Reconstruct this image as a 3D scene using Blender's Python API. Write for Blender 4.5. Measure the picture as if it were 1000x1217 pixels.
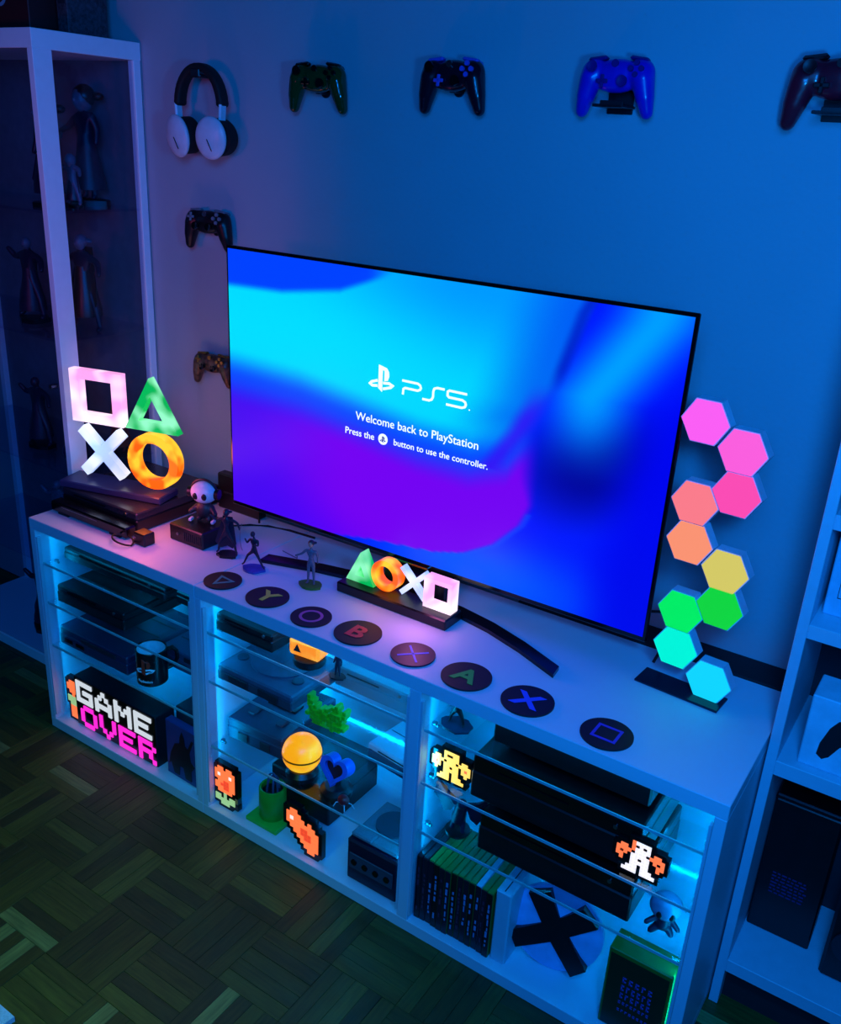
import bpy, bmesh, math, random
from mathutils import Vector, Matrix, Euler
for o in list(bpy.data.objects): bpy.data.objects.remove(o)
S = bpy.context.scene; COL = S.collection; PI = math.pi
random.seed(7)

# ------------------------------------------------------------------ camera
cam = bpy.data.cameras.new('camera'); co = bpy.data.objects.new('camera', cam); COL.objects.link(co)
co.location = (1.9955, -1.2681, 1.5829); co.rotation_euler = (1.1843, -0.0542, 0.5893)
cam.sensor_fit = 'HORIZONTAL'; cam.sensor_width = 36; cam.lens = 1087.37/1000*36; cam.clip_start = .01
S.camera = co
# ------------------------------------------------------------------ world, exposure
w = bpy.data.worlds.new('world'); S.world = w; w.use_nodes = True
w.node_tree.nodes['Background'].inputs[0].default_value = (.02, .10, .40, 1)
w.node_tree.nodes['Background'].inputs[1].default_value = .05
S.view_settings.view_transform = 'Standard'; S.view_settings.look = 'None'
S.view_settings.exposure = 0; S.view_settings.gamma = 1; S.view_settings.use_curve_mapping = False
# ------------------------------------------------------------------ lights of the room and added fills
def lamp(name, kind, loc, power, col, size=.1, target=None, size_y=None, spot=None, blend=.5):
    l = bpy.data.lights.new(name, kind); l.energy = power; l.color = col
    if kind == 'AREA':
        l.size = size
        if size_y: l.shape = 'RECTANGLE'; l.size_y = size_y
    else: l.shadow_soft_size = size
    if kind == 'SPOT': l.spot_size = spot; l.spot_blend = blend
    o = bpy.data.objects.new(name, l); COL.objects.link(o); o.location = loc
    if target is not None: o.rotation_euler = (Vector(target)-Vector(loc)).to_track_quat('-Z', 'Y').to_euler()
    return o
lamp('blue_room_lamp', 'POINT', (2.0, -.62, 1.5), 29, (.004, .27, 1.0), .08)
lamp('blue_fill_light', 'AREA', (2.15, -1.75, 2.0), 36, (.003, .22, 1.0), .7, (.9, .3, .7))  # unseen area light added to even out the blue
lamp('violet_corner_lamp', 'SPOT', (.35, -1.3, 1.35), 9, (1.0, .12, .45), .12, (-.16, .5, 1.30), spot=.90, blend=1)
lamp('green_floor_lamp', 'SPOT', (1.0, -1.15, 1.25), 17, (.20, 1.0, .03), .15, (.70, -.62, 0), spot=1.25, blend=1)
for x0, x1, p in ((.02, .582, .8), (.618, 1.187, 1.7), (1.213, 1.78, 1.4)):
    lamp('cabinet_strip_lamp', 'AREA', ((x0+x1)/2, .33, .597), p, (0.0, .42, 1.0), .52, ((x0+x1)/2, .398, .25), .012)
    lamp('cabinet_front_fill', 'AREA', ((x0+x1)/2, .040, .597), p*.35, (0.0, .42, 1.0), .52, ((x0+x1)/2, .30, .42), .012)  # fill added at the bay front to brighten console tops and faces
    for x, d in ((x0+.010, 1), (x1-.010, -1)):
        lamp('cabinet_strip_lamp', 'AREA', (x, .345, .315), p*.45, (0.0, .42, 1.0), .012, (x+d*.3, .388, .315), .52)
        lamp('cabinet_front_fill', 'AREA', (x, .030, .315), p*.30, (0.0, .42, 1.0), .008, (x+d*.2, .30, .315), .52)

# ------------------------------------------------------------------ helpers
def lin(c):
    if isinstance(c, str): c = [int(c[i:i+2], 16)/255 for i in (0, 2, 4)]
    return tuple(x/12.92 if x <= .04045 else ((x+.055)/1.055)**2.4 for x in c[:3])
MC = {}
def mat(name, col, rough=.5, metal=0, emit=0, ecol=None, var=.08, scale=40, bump=0, spec=.5, blobs=None, coat=0):
    if name in MC: return MC[name]
    m = bpy.data.materials.new(name); m.use_nodes = True; nt = m.node_tree; b = nt.nodes['Principled BSDF']
    c = lin(col)
    tc = nt.nodes.new('ShaderNodeTexCoord'); n = nt.nodes.new('ShaderNodeTexNoise'); n.inputs['Scale'].default_value = scale
    n.inputs['Detail'].default_value = 3; nt.links.new(tc.outputs['Object'], n.inputs['Vector'])
    r = nt.nodes.new('ShaderNodeValToRGB'); nt.links.new(n.outputs['Fac'], r.inputs[0])
    r.color_ramp.elements[0].position = .3; r.color_ramp.elements[1].position = .7
    r.color_ramp.elements[0].color = (*[x*(1-var) for x in c], 1); r.color_ramp.elements[1].color = (*[min(1, x*(1+var)) for x in c], 1)
    nt.links.new(r.outputs[0], b.inputs['Base Color'])
    b.inputs['Roughness'].default_value = rough; b.inputs['Metallic'].default_value = metal
    b.inputs['Specular IOR Level'].default_value = spec; b.inputs['Coat Weight'].default_value = coat
    if bump:
        bp = nt.nodes.new('ShaderNodeBump'); bp.inputs['Strength'].default_value = bump; bp.inputs['Distance'].default_value = .002
        nt.links.new(n.outputs['Fac'], bp.inputs['Height']); nt.links.new(bp.outputs[0], b.inputs['Normal'])
    if emit:
        b.inputs['Emission Strength'].default_value = emit
        if blobs:        # lamp shell: bulbs inside make bright spots
            n2 = nt.nodes.new('ShaderNodeTexNoise'); n2.inputs['Scale'].default_value = blobs[1]; n2.inputs['Detail'].default_value = 1
            nt.links.new(tc.outputs['Object'], n2.inputs['Vector'])
            r2 = nt.nodes.new('ShaderNodeValToRGB'); nt.links.new(n2.outputs['Fac'], r2.inputs[0])
            r2.color_ramp.elements[0].position = .42; r2.color_ramp.elements[1].position = .62
            r2.color_ramp.elements[0].color = (*lin(ecol or col), 1); r2.color_ramp.elements[1].color = (*lin(blobs[0]), 1)
            nt.links.new(r2.outputs[0], b.inputs['Emission Color'])
        else: b.inputs['Emission Color'].default_value = (*lin(ecol or col), 1)
    MC[name] = m; return m

class MB:
    def __init__(s): s.b = bmesh.new()
    def _x(s, vs, M):
        bmesh.ops.transform(s.b, matrix=M, verts=vs); return vs
    def box(s, c, d, bev=0, rot=(0, 0, 0), seg=1):
        g = bmesh.ops.create_cube(s.b, size=1); vs = g['verts']
        bmesh.ops.scale(s.b, vec=d, verts=vs)
        if bev:
            es = list({e for v in vs for e in v.link_edges})
            r = bmesh.ops.bevel(s.b, geom=es, offset=bev, segments=seg, affect='EDGES', profile=.5)
            vs = list({v for v in r['verts']}|{v for f in r['faces'] for v in f.verts}|{v for v in vs if v.is_valid})
        s._x(vs, Matrix.Translation(c) @ Euler(rot).to_matrix().to_4x4()); return s
    def bx(s, x0, x1, y0, y1, z0, z1, bev=0):
        return s.box(((x0+x1)/2, (y0+y1)/2, (z0+z1)/2), (x1-x0, y1-y0, z1-z0), bev)
    def cyl(s, c, r, h, seg=24, r2=None, rot=(0, 0, 0)):
        g = bmesh.ops.create_cone(s.b, cap_ends=True, segments=seg, radius1=r, radius2=r if r2 is None else r2, depth=h)
        s._x(g['verts'], Matrix.Translation(c) @ Euler(rot).to_matrix().to_4x4()); return s
    def sph(s, c, r, sc=(1, 1, 1), rot=(0, 0, 0), u=16, v=10):
        g = bmesh.ops.create_uvsphere(s.b, u_segments=u, v_segments=v, radius=r)
        s._x(g['verts'], Matrix.Translation(c) @ Euler(rot).to_matrix().to_4x4() @ Matrix.Diagonal((*sc, 1))); return s
    def cap(s, a, b_, r1, r2, seg=12):
        a = Vector(a); b_ = Vector(b_); d = b_-a
        g = bmesh.ops.create_cone(s.b, cap_ends=True, segments=seg, radius1=r1, radius2=r2, depth=d.length)
        s._x(g['verts'], Matrix.Translation((a+b_)/2) @ d.to_track_quat('Z', 'Y').to_matrix().to_4x4())
        s.sph(a, r1, u=seg, v=8); s.sph(b_, r2, u=seg, v=8); return s
    def tube(s, pts, r, seg=8, closed=False):
        pts = [Vector(p) for p in pts]; n = len(pts); rings = []
        for i, p in enumerate(pts):
            t = (pts[(i+1) % n]-pts[i-1]) if closed else (pts[min(i+1, n-1)]-pts[max(i-1, 0)])
            q = t.to_track_quat('Z', 'Y').to_matrix()
            if i and abs(t.normalized().z) > 2: pass
            rings.append([s.b.verts.new(p + q @ Vector((r*math.cos(2*PI*k/seg), r*math.sin(2*PI*k/seg), 0))) for k in range(seg)])
        m = n if closed else n-1
        for i in range(m):
            A, B = rings[i], rings[(i+1) % n]
            best = min(range(seg), key=lambda k: (A[0].co-B[k].co).length)
            for k in range(seg):
                s.b.faces.new((A[k], A[(k+1) % seg], B[(best+k+1) % seg], B[(best+k) % seg]))
        if not closed:
            s.b.faces.new(rings[0][::-1]); s.b.faces.new(rings[-1])
        return s
    def poly(s, pts, t, M=None, z0=0):
        """outline in local XY extruded by t along Z"""
        vs = [s.b.verts.new((p[0], p[1], z0)) for p in pts]; f = s.b.faces.new(vs)
        g = bmesh.ops.extrude_face_region(s.b, geom=[f]); nv = [v for v in g['geom'] if isinstance(v, bmesh.types.BMVert)]
        bmesh.ops.translate(s.b, vec=(0, 0, t), verts=nv)
        if M is not None: s._x(vs+nv, M)
        return s
    def ringpoly(s, out, inn, t, M=None):
        n = len(out); V = [[s.b.verts.new((p[0], p[1], z)) for p in L] for z in (0, t) for L in (out, inn)]
        a, b, c, d = V
        for i in range(n):
            j = (i+1) % n
            s.b.faces.new((a[i], b[i], b[j], a[j])); s.b.faces.new((c[i], c[j], d[j], d[i]))
            s.b.faces.new((a[i], a[j], c[j], c[i])); s.b.faces.new((b[i], d[i], d[j], b[j]))
        if M is not None: s._x([v for L in V for v in L], M)
        return s
    def lathe(s, prof, c=(0, 0, 0), seg=32):
        R = []
        for r, z in prof:
            if r < 1e-6: R.append([s.b.verts.new((c[0], c[1], c[2]+z))])
            else: R.append([s.b.verts.new((c[0]+r*math.cos(2*PI*k/seg), c[1]+r*math.sin(2*PI*k/seg), c[2]+z)) for k in range(seg)])
        for A, B in zip(R, R[1:]):
            for k in range(seg):
                l = (k+1) % seg
                if len(A) == 1 and len(B) == 1: continue
                if len(A) == 1: s.b.faces.new((A[0], B[k], B[l]))
                elif len(B) == 1: s.b.faces.new((A[k], A[l], B[0]))
                else: s.b.faces.new((A[k], A[l], B[l], B[k]))
        return s
    def mesh(s, name, smooth=True):
        bmesh.ops.recalc_face_normals(s.b, faces=s.b.faces)
        me = bpy.data.meshes.new(name); s.b.to_mesh(me); s.b.free()
        if smooth:
            for p in me.polygons: p.use_smooth = True
            try: me.set_sharp_from_angle(angle=math.radians(35))
            except Exception: pass
        return me
    def build(s, name, m, parent=None, label=None, **k):
        return link(name, s.mesh(name), m, parent, label, **k)
def link(name, me, m, parent=None, label=None, kind=None):
    if m is not None and not me.materials: me.materials.append(m)
    o = bpy.data.objects.new(name, me); COL.objects.link(o)
    if parent: o.parent = parent
    if label: o['label'] = label
    if kind: o['kind'] = kind
    return o
def thing(name, label, cat, loc=(0, 0, 0), rz=0, group=None):
    o = bpy.data.objects.new(name, None); COL.objects.link(o); o.empty_display_size = .02
    o.location = loc; o.rotation_euler = (0, 0, rz); o['label'] = label; o['category'] = cat
    if group: o['group'] = group
    return o
def tag(o, label, cat, group=None):
    o['label'] = label; o['category'] = cat
    if group: o['group'] = group
    return o
def struct(o): o['kind'] = 'structure'; return o
def evaluated(o, name):
    dg = bpy.context.evaluated_depsgraph_get(); dg.update()
    me = bpy.data.meshes.new_from_object(o.evaluated_get(dg)); me.name = name
    d = o.data; bpy.data.objects.remove(o)
    for p in me.polygons: p.use_smooth = True
    return me
def remeshed(mb, name, vox, smooth=6):
    me = mb.mesh('tmp'); o = bpy.data.objects.new('tmp', me); COL.objects.link(o)
    r = o.modifiers.new('r', 'REMESH'); r.mode = 'VOXEL'; r.voxel_size = vox
    s = o.modifiers.new('s', 'SMOOTH'); s.iterations = smooth; s.factor = .5
    return evaluated(o, name)
def text_mesh(txt, name, width=None, size=.1, ext=.0005, bold=0):
    c = bpy.data.curves.new('t', 'FONT'); c.body = txt; c.size = size; c.extrude = ext; c.offset = bold
    c.resolution_u = 3
    o = bpy.data.objects.new('t', c); COL.objects.link(o)
    me = evaluated(o, name)
    for p in me.polygons: p.use_smooth = False
    xs = [v.co.x for v in me.vertices]; ys = [v.co.y for v in me.vertices]
    x0, x1, y0, y1 = min(xs), max(xs), min(ys), max(ys)
    k = (width/(x1-x0)) if width else 1
    me.transform(Matrix.Diagonal((k, k, 1, 1)) @ Matrix.Translation((-(x0+x1)/2, -(y0+y1)/2, 0)))
    return me
def ribbon(pts, wd):
    """outline of a stroke of width wd along a polyline"""
    P = [Vector(p) for p in pts]; L = []; R = []
    for i, p in enumerate(P):
        d1 = (P[i]-P[i-1]).normalized() if i else (P[1]-P[0]).normalized()
        d2 = (P[i+1]-P[i]).normalized() if i < len(P)-1 else d1
        n1 = Vector((-d1.y, d1.x)); n2 = Vector((-d2.y, d2.x)); n = (n1+n2).normalized()
        k = wd/2/max(.4, n.dot(n1)); L.append(p+n*k); R.append(p-n*k)
    return L+R[::-1]
def circ(r, n=40, cx=0, cy=0, ry=None): return [(cx+r*math.cos(2*PI*i/n), cy+(ry or r)*math.sin(2*PI*i/n)) for i in range(n)]
FRONT = Matrix.Rotation(PI/2, 4, 'X')      # local XY -> XZ, local +Z -> -Y

# materials
WHITE = mat('white_laminate', 'd2d7e4', .42, var=.02, scale=8)
WHITE2 = mat('white_frame_paint', 'c2c8d6', .45, var=.03)
BLACKP = mat('black_plastic', '0b0c12', .35, var=.2)
BLACKG = mat('black_gloss', '07080c', .16, var=.1)
DARKG = mat('dark_grey_plastic', '22252e', .5)
GREYP = mat('light_grey_plastic', '717884', .5, bump=.1, scale=200)
GREYD = mat('mid_grey_plastic', '3a4150', .5)
METAL = mat('brushed_metal', '8a909a', .3, 1)
CABLE = mat('black_cable', '0a0a0e', .6)

# ------------------------------------------------------------------ glass
def glass(name, tint, gl=.12):
    m = bpy.data.materials.new(name); m.use_nodes = True; nt = m.node_tree; nt.nodes.clear()
    out = nt.nodes.new('ShaderNodeOutputMaterial'); t = nt.nodes.new('ShaderNodeBsdfTransparent'); t.inputs[0].default_value = (*tint, 1)
    g = nt.nodes.new('ShaderNodeBsdfGlossy'); g.inputs['Roughness'].default_value = .07; g.inputs[0].default_value = (.9, .97, 1, 1)
    fr = nt.nodes.new('ShaderNodeFresnel'); fr.inputs[0].default_value = 1.45
    n = nt.nodes.new('ShaderNodeTexNoise'); n.inputs['Scale'].default_value = 3
    ma = nt.nodes.new('ShaderNodeMath'); ma.operation = 'MULTIPLY_ADD'; ma.inputs[1].default_value = .01; ma.inputs[2].default_value = 0
    ad = nt.nodes.new('ShaderNodeMath'); ad.operation = 'ADD'
    ge = nt.nodes.new('ShaderNodeNewGeometry'); inv = nt.nodes.new('ShaderNodeMath'); inv.operation = 'SUBTRACT'; inv.inputs[0].default_value = 1   # no second reflection at the inner face
    ff = nt.nodes.new('ShaderNodeMath'); ff.operation = 'MULTIPLY'; nt.links.new(ge.outputs['Backfacing'], inv.inputs[1]); nt.links.new(inv.outputs[0], ff.inputs[0]); nt.links.new(fr.outputs[0], ff.inputs[1])
    nt.links.new(n.outputs[0], ma.inputs[0]); nt.links.new(ff.outputs[0], ad.inputs[0]); nt.links.new(ma.outputs[0], ad.inputs[1])
    mx = nt.nodes.new('ShaderNodeMixShader'); nt.links.new(ad.outputs[0], mx.inputs[0]); nt.links.new(t.outputs[0], mx.inputs[1]); nt.links.new(g.outputs[0], mx.inputs[2])
    nt.links.new(mx.outputs[0], out.inputs[0]); return m
GLASS = glass('shelf_glass', (.86, .95, .97)); GLASSD = glass('cabinet_glass', (.86, .90, .97))
EDGE = mat('polished_glass_edge', '86b8bc', .25)

# ================================================================== ROOM
WALLM = mat('painted_wall', 'a9adb8', .85, var=.05, scale=2.5, bump=.0)
nt = WALLM.node_tree; n = nt.nodes.new('ShaderNodeTexNoise'); n.inputs['Scale'].default_value = 90; tc = nt.nodes.new('ShaderNodeTexCoord')
bp = nt.nodes.new('ShaderNodeBump'); bp.inputs['Strength'].default_value = .25; bp.inputs['Distance'].default_value = .003
nt.links.new(tc.outputs['Object'], n.inputs[0]); nt.links.new(n.outputs[0], bp.inputs['Height']); nt.links.new(bp.outputs[0], nt.nodes['Principled BSDF'].inputs['Normal'])
struct(MB().bx(-2.2, 3.6, .5, .6, -.02, 2.6).build('wall_back', WALLM))
floor = struct(MB().bx(-2.2, 3.6, -2.6, .5, -.04, -.006).build('floor', mat('floor_underlay', '2a2118', .9)))
def wood(name, c, rough):
    m = bpy.data.materials.new(name); m.use_nodes = True; nt = m.node_tree; b = nt.nodes['Principled BSDF']
    tc = nt.nodes.new('ShaderNodeTexCoord'); mp = nt.nodes.new('ShaderNodeMapping'); mp.inputs['Scale'].default_value = (14, 160, 20)
    oi = nt.nodes.new('ShaderNodeObjectInfo'); va = nt.nodes.new('ShaderNodeVectorMath'); va.operation = 'ADD'
    nt.links.new(tc.outputs['Object'], va.inputs[0]); nt.links.new(oi.outputs['Random'], va.inputs[1]); nt.links.new(va.outputs[0], mp.inputs[0])
    n = nt.nodes.new('ShaderNodeTexNoise'); n.inputs['Scale'].default_value = 1; n.inputs['Detail'].default_value = 5; nt.links.new(mp.outputs[0], n.inputs[0])
    r = nt.nodes.new('ShaderNodeValToRGB'); c = lin(c)
    r.color_ramp.elements[0].position = .3; r.color_ramp.elements[1].position = .72
    r.color_ramp.elements[0].color = (*[x*.6 for x in c], 1); r.color_ramp.elements[1].color = (*[x*1.25 for x in c], 1)
    nt.links.new(n.outputs[0], r.inputs[0]); nt.links.new(r.outputs[0], b.inputs['Base Color']); b.inputs['Roughness'].default_value = rough
    bp = nt.nodes.new('ShaderNodeBump'); bp.inputs['Strength'].default_value = .15; bp.inputs['Distance'].default_value = .001
    nt.links.new(n.outputs[0], bp.inputs['Height']); nt.links.new(bp.outputs[0], b.inputs['Normal']); return m
WOODS = [wood('parquet_%s' % k, c, r) for k, c, r in (('umber', '5e4a18', .5), ('walnut', '523f14', .5), ('oak', '6b561e', .48), ('dark', '4a3816', .52), ('pale', '8c7a40', .42))]
PW, PL = .0325, .1625
pm = []
for m in WOODS:
    me = MB().box((0, 0, -.004), (PL-.0008, PW-.0007, .008), .0004).mesh('plank', False); me.materials.append(m); pm.append(me)
far = {k: MB() for k in range(5)}
pr_ = random.Random(3)
for i in range(-12, 21):
    for j in range(-14, 4):      # block j spans y from -(j+1)*.16 ; j counts towards the viewer
        x0 = i*PL; y1 = -j*PL
        if y1-PL < -2.5 or y1 > .5: continue
        for k in range(5):
            ydir = (i+j) % 2 == 0
            c = (x0+PW*(k+.5), y1-PL/2) if ydir else (x0+PL/2, y1-PW*(k+.5))
            mi = pr_.choices(range(5), (5, 5, 3, 4, 1.1))[0]
            near = -.45 < c[0] < 1.75 and -.66 < c[1] < (0.0 if c[0] > 0 else .19) and c[1] > -.30-.75*(c[0] if c[0] < .5 else .5) - (.1 if c[0] > 0 else 0) and not (c[0] > 1.0 and c[1] < -.62+(c[0]-1.0)*.8)
            if near:
                o = bpy.data.objects.new('plank', pm[mi]); COL.objects.link(o); o.parent = floor
                o.location = (c[0], c[1], pr_.uniform(-.0005, .0004)); o.rotation_euler = (0, 0, PI/2 if ydir else 0)
            else:
                far[mi].box((c[0], c[1], -.004), ((PW-.001, PL-.0012, .008) if ydir else (PL-.0012, PW-.001, .008)))
for k in range(5): far[k].build('far_planks', WOODS[k], floor, kind='stuff')

# rug corner at the lower left
rug = MB().poly([(-.9, -.61), (.74, -.617), (.60, -1.7), (-.9, -1.7)], .012).build('rug', mat('rug_pile', 'c9d2ee', .95, var=.15, scale=300, bump=.6))
tag(rug, 'pale blue rug corner on the floor at the lower left', 'rug')

# ================================================================== MEDIA CABINET
H = .635; D = .40; L = 1.8; T = .03
cab = thing('media_cabinet', 'long low white open cabinet with three bays of glass shelves under the television', 'cabinet')
MB().bx(0, .599, 0, D, H-T, H, .0012).build('top_board', WHITE, cab)
MB().bx(.601, L, 0, D, H-T, H, .0012).build('top_board', WHITE, cab)
MB().bx(0, .5995, .0, D, 0, T, .001).build('bottom_board', WHITE, cab)
MB().bx(.6005, L, .0, D, 0, T, .001).build('bottom_board', WHITE, cab)
MB().bx(0, .02, 0, D, T, H-T, .001).build('side_panel', WHITE, cab)
MB().bx(L-.02, L, 0, D, T, H-T, .001).build('side_panel', WHITE, cab)
MB().bx(.582, .5995, 0, D, T, H-T, .001).build('divider', WHITE, cab)
MB().bx(.6005, .618, 0, D, T, H-T, .001).build('divider', WHITE, cab)
MB().bx(1.187, 1.213, 0, D, T, H-T, .001).build('divider', WHITE, cab)
MB().bx(.02, L-.02, D-.012, D-.002, T, H-T).build('back_panel', WHITE, cab)
bays = ((.02, .582), (.618, 1.187), (1.213, 1.78))
SH = ((.51, .395, .265), (.52, .39, .208), (.518, .392, .27))
pinm = MB().cyl((0, 0, 0), .0035, .018, 10, rot=(0, PI/2, 0)).cyl((0, 0, .004), .006, .003, 10).mesh('shelf_pin'); pinm.materials.append(METAL)
for (x0, x1), zs in zip(bays, SH):
    for z in zs:
        g = MB().bx(x0+.003, x1-.003, .014, .385, z-.0055, z).build('glass_shelf', GLASS, cab)
        MB().bx(x0+.003, x1-.003, .0115, .014, z-.0055, z).build('polished_edge', EDGE, g)
        for px, py in ((x0+.006, .05), (x1-.006, .05), (x0+.006, .33), (x1-.006, .33)):
            o = link('shelf_pin', pinm, METAL, cab); o.location = (px, py, z-.0105)
LEDM = mat('cyan_led', '22b4ff', .4, emit=1.6, ecol='30c0ff')
for i, (x0, x1) in enumerate(bays*2):
    s = thing('led_strip', 'cyan light strip under the top at the %s of the %s bay' % (('back', 'front (added fill)')[i//3], ('left', 'middle', 'right')[i%3]), 'light strip', ((x0+x1)/2, (.372, .016)[i//3], .605))  # the front strips are added to go with the front fill
    MB().box((0, 0, -.003), (x1-x0-.01, .012, .003)).build('carrier', WHITE2, s)
    MB().box((0, 0, -.0055), (x1-x0-.02, .007, .002), .0005).build('diffuser', LEDM, s)
    for x in ((x0+.004, x1-.004) if i < 3 else (x0+.003, x1-.003)):
        MB().box((x-(x0+x1)/2, 0.008 if i < 3 else -.010, -.29), (.005, .010, .54)).build('side_carrier', WHITE2, s)

# ================================================================== DISPLAY CABINET (left)
WHITE3 = mat('bright_white_frame', 'eef2fa', .4, var=.02)
dc = thing('display_cabinet', 'tall white framed glass display cabinet against the wall left of the television', 'cabinet', (-.056, .18, 0))
DW = .75; DD = .315; DH = 1.772
MB().bx(-DW, 0, 0, DD, DH-.042, DH, .001).build('top_board', WHITE3, dc)
MB().bx(-DW, 0, 0, DD, 0, .035, .001).build('bottom_board', WHITE3, dc)
for a in ((-.02, 0, 0, .052), (-.022, 0, DD-.024, DD-.002), (-DW, -DW+.02, 0, .052), (-DW, -DW+.022, DD-.024, DD-.002)):
    MB().bx(*a, .035, DH-.042, .001).build('post', WHITE3, dc)
MB().bx(-DW+.02, -.02, DD-.006, DD-.001, .035, DH-.042).build('back_panel', mat('cabinet_back', '5d6878', .6), dc)
MB().bx(-.010, -.006, .052, DD-.024, .035, DH-.042).build('side_glass', GLASSD, dc)
MB().bx(-DW+.02, -.02, .006, .010, .035, DH-.042).build('door_glass', GLASSD, dc)
MB().cyl((-.033, -.008, .93), .006, .02, 12, rot=(PI/2, 0, 0)).build('door_knob', METAL, dc)
DS = (1.37, 1.05, .68, .36)
for z in DS: MB().bx(-DW+.022, -.012, .012, DD-.008, z-.006, z).build('glass_shelf', GLASSD, dc)

# ================================================================== BOOKCASE (right)
bc = thing('bookcase', 'tall white open bookcase at the right edge beside the media cabinet', 'bookcase', (1.804, .226, 0))
BD = .27; BW = .82
MB().bx(0, .018, 0, BD, 0, 2.02, .001).build('side_panel', WHITE2, bc)
MB().bx(BW-.018, BW, 0, BD, 0, 2.02, .001).build('side_panel', WHITE2, bc)
for z0, z1, nm in ((.09, .12, 'bottom_board'), (.567, .597, 'shelf_board'), (.846, .872, 'shelf_board'), (1.044, 1.07, 'shelf_board'), (1.36, 1.385, 'shelf_board'), (1.68, 1.705, 'shelf_board'), (1.995, 2.02, 'top_board')):
    MB().bx(.018, BW-.018, 0, BD-.004, z0, z1, .001).build(nm, WHITE2, bc)
MB().bx(.018, BW-.018, BD-.004, BD, .0, 2.0).build('back_panel', mat('bookcase_back_shade', '2a2d36', .8), bc)  # panel coloured dark for the unlit look of the compartments
MB().bx(.018, BW-.018, .03, .045, 0, .09).build('plinth', mat('plinth_dark', '1a1c22', .8), bc)

# black box in the bottom compartment
bb = thing('storage_box', 'big black box standing in the lowest compartment of the right bookcase', 'box', (1.886, .39, .12))
MB().box((0, 0, .16), (.122, .09, .32), .003).build('body', BLACKP, bb)
MB().box((0, 0, .325), (.124, .092, .012), .003).build('lid', BLACKP, bb)
for k in range(6):
    me = text_mesh(('■■■■ ■■ ■■■', 'lorem')[0][:3+k], 'print') if 0 else None
m = MB()
for r in range(7):
    x = -.035
    while x < .03:
        w_ = random.uniform(.004, .012); m.box((x+w_/2, -.0455, .15-r*.008), (w_, .001, .003)); x += w_+.003
m.build('small_print', mat('faint_blue_print', '1c2a66', .6), bb)
db = thing('loudspeaker', 'black speaker cabinet beside the big black box in the bookcase', 'speaker', (2.02, .37, .12))
MB().box((0, 0, .125), (.09, .14, .25), .006).build('body', BLACKP, db)
MB().cyl((0, -.071, .09), .036, .006, 28, rot=(PI/2, 0, 0)).build('woofer', DARKG, db)
MB().cyl((0, -.071, .18), .018, .006, 24, rot=(PI/2, 0, 0)).build('tweeter', DARKG, db)

def pad_outline(sx=1, sy=1):
    P = [(-.03, .034), (.03, .034), (.047, .030), (.060, .012), (.072, -.022), (.074, -.045), (.062, -.052), (.050, -.044), (.034, -.018), (.02, -.012),
         (-.02, -.012), (-.034, -.018), (-.050, -.044), (-.062, -.052), (-.074, -.045), (-.072, -.022), (-.060, .012), (-.047, .030)]
    return [(x*sx, y*sy) for x, y in P]
PRINTK = mat('black_ink', '0c0d14', .6)
wb = thing('console_box', 'white cardboard box printed with a black game controller in the right bookcase', 'box', (1.93, .29, .597))
MB().box((0, 0, .07), (.155, .085, .14), .002).build('carton', mat('white_card', 'cfd6e6', .6), wb)
MB().poly(pad_outline(.85, 1.0), .001, Matrix.Translation((.012, -.0425, .075)) @ FRONT).build('controller_print', PRINTK, wb)
lb = thing('drawing_box', 'pale box with thin line drawing on the upper bookcase shelf', 'box', (1.93, .32, .872))
MB().box((0, 0, .075), (.20, .07, .15), .002).build('carton', mat('pale_card', 'b9c3da', .6), lb)
mm = MB()
mm.tube([(-.082, -.036, .035), (-.03, -.036, .035), (-.03, -.036, .085), (-.082, -.036, .085)], .0009, 5, True)
mm.tube([(-.088+.02*math.cos(t*.5)+.02, -.036, .115+.011*math.sin(t*.5)) for t in range(13)], .0009, 5, True)
mm.build('line_drawing', PRINTK, lb)
dk = thing('shade_block', 'black block added for shade on the bookcase shelf above the pale box', 'case', (1.93, .34, 1.07))
# dark block put in for the unlit compartment; stands on the shelf
MB().box((0, 0, .05), (.2, .1, .10), .004).build('body', BLACKP, dk); MB().box((0, -.051, .06), (.05, .004, .012), .001).build('latch', METAL, dk)
cb = thing('cable_box', 'small black switch box behind the white controller box in bookcase', 'box', (1.90, .44, .735))
bpy.data.objects.remove(cb)

# ================================================================== TELEVISION
tv = thing('television', 'large thin television showing a blue and violet welcome screen', 'television', (.978, .30, H))
TW, TH, TZ = 1.1115, .640, .3809
MB().box((0, .006, TZ), (TW, .008, TH), .002).build('panel', BLACKG, tv)
MB().box((0, .034, TZ-.12), (TW*.72, .05, TH*.52), .008).build('rear_housing', BLACKP, tv)
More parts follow.
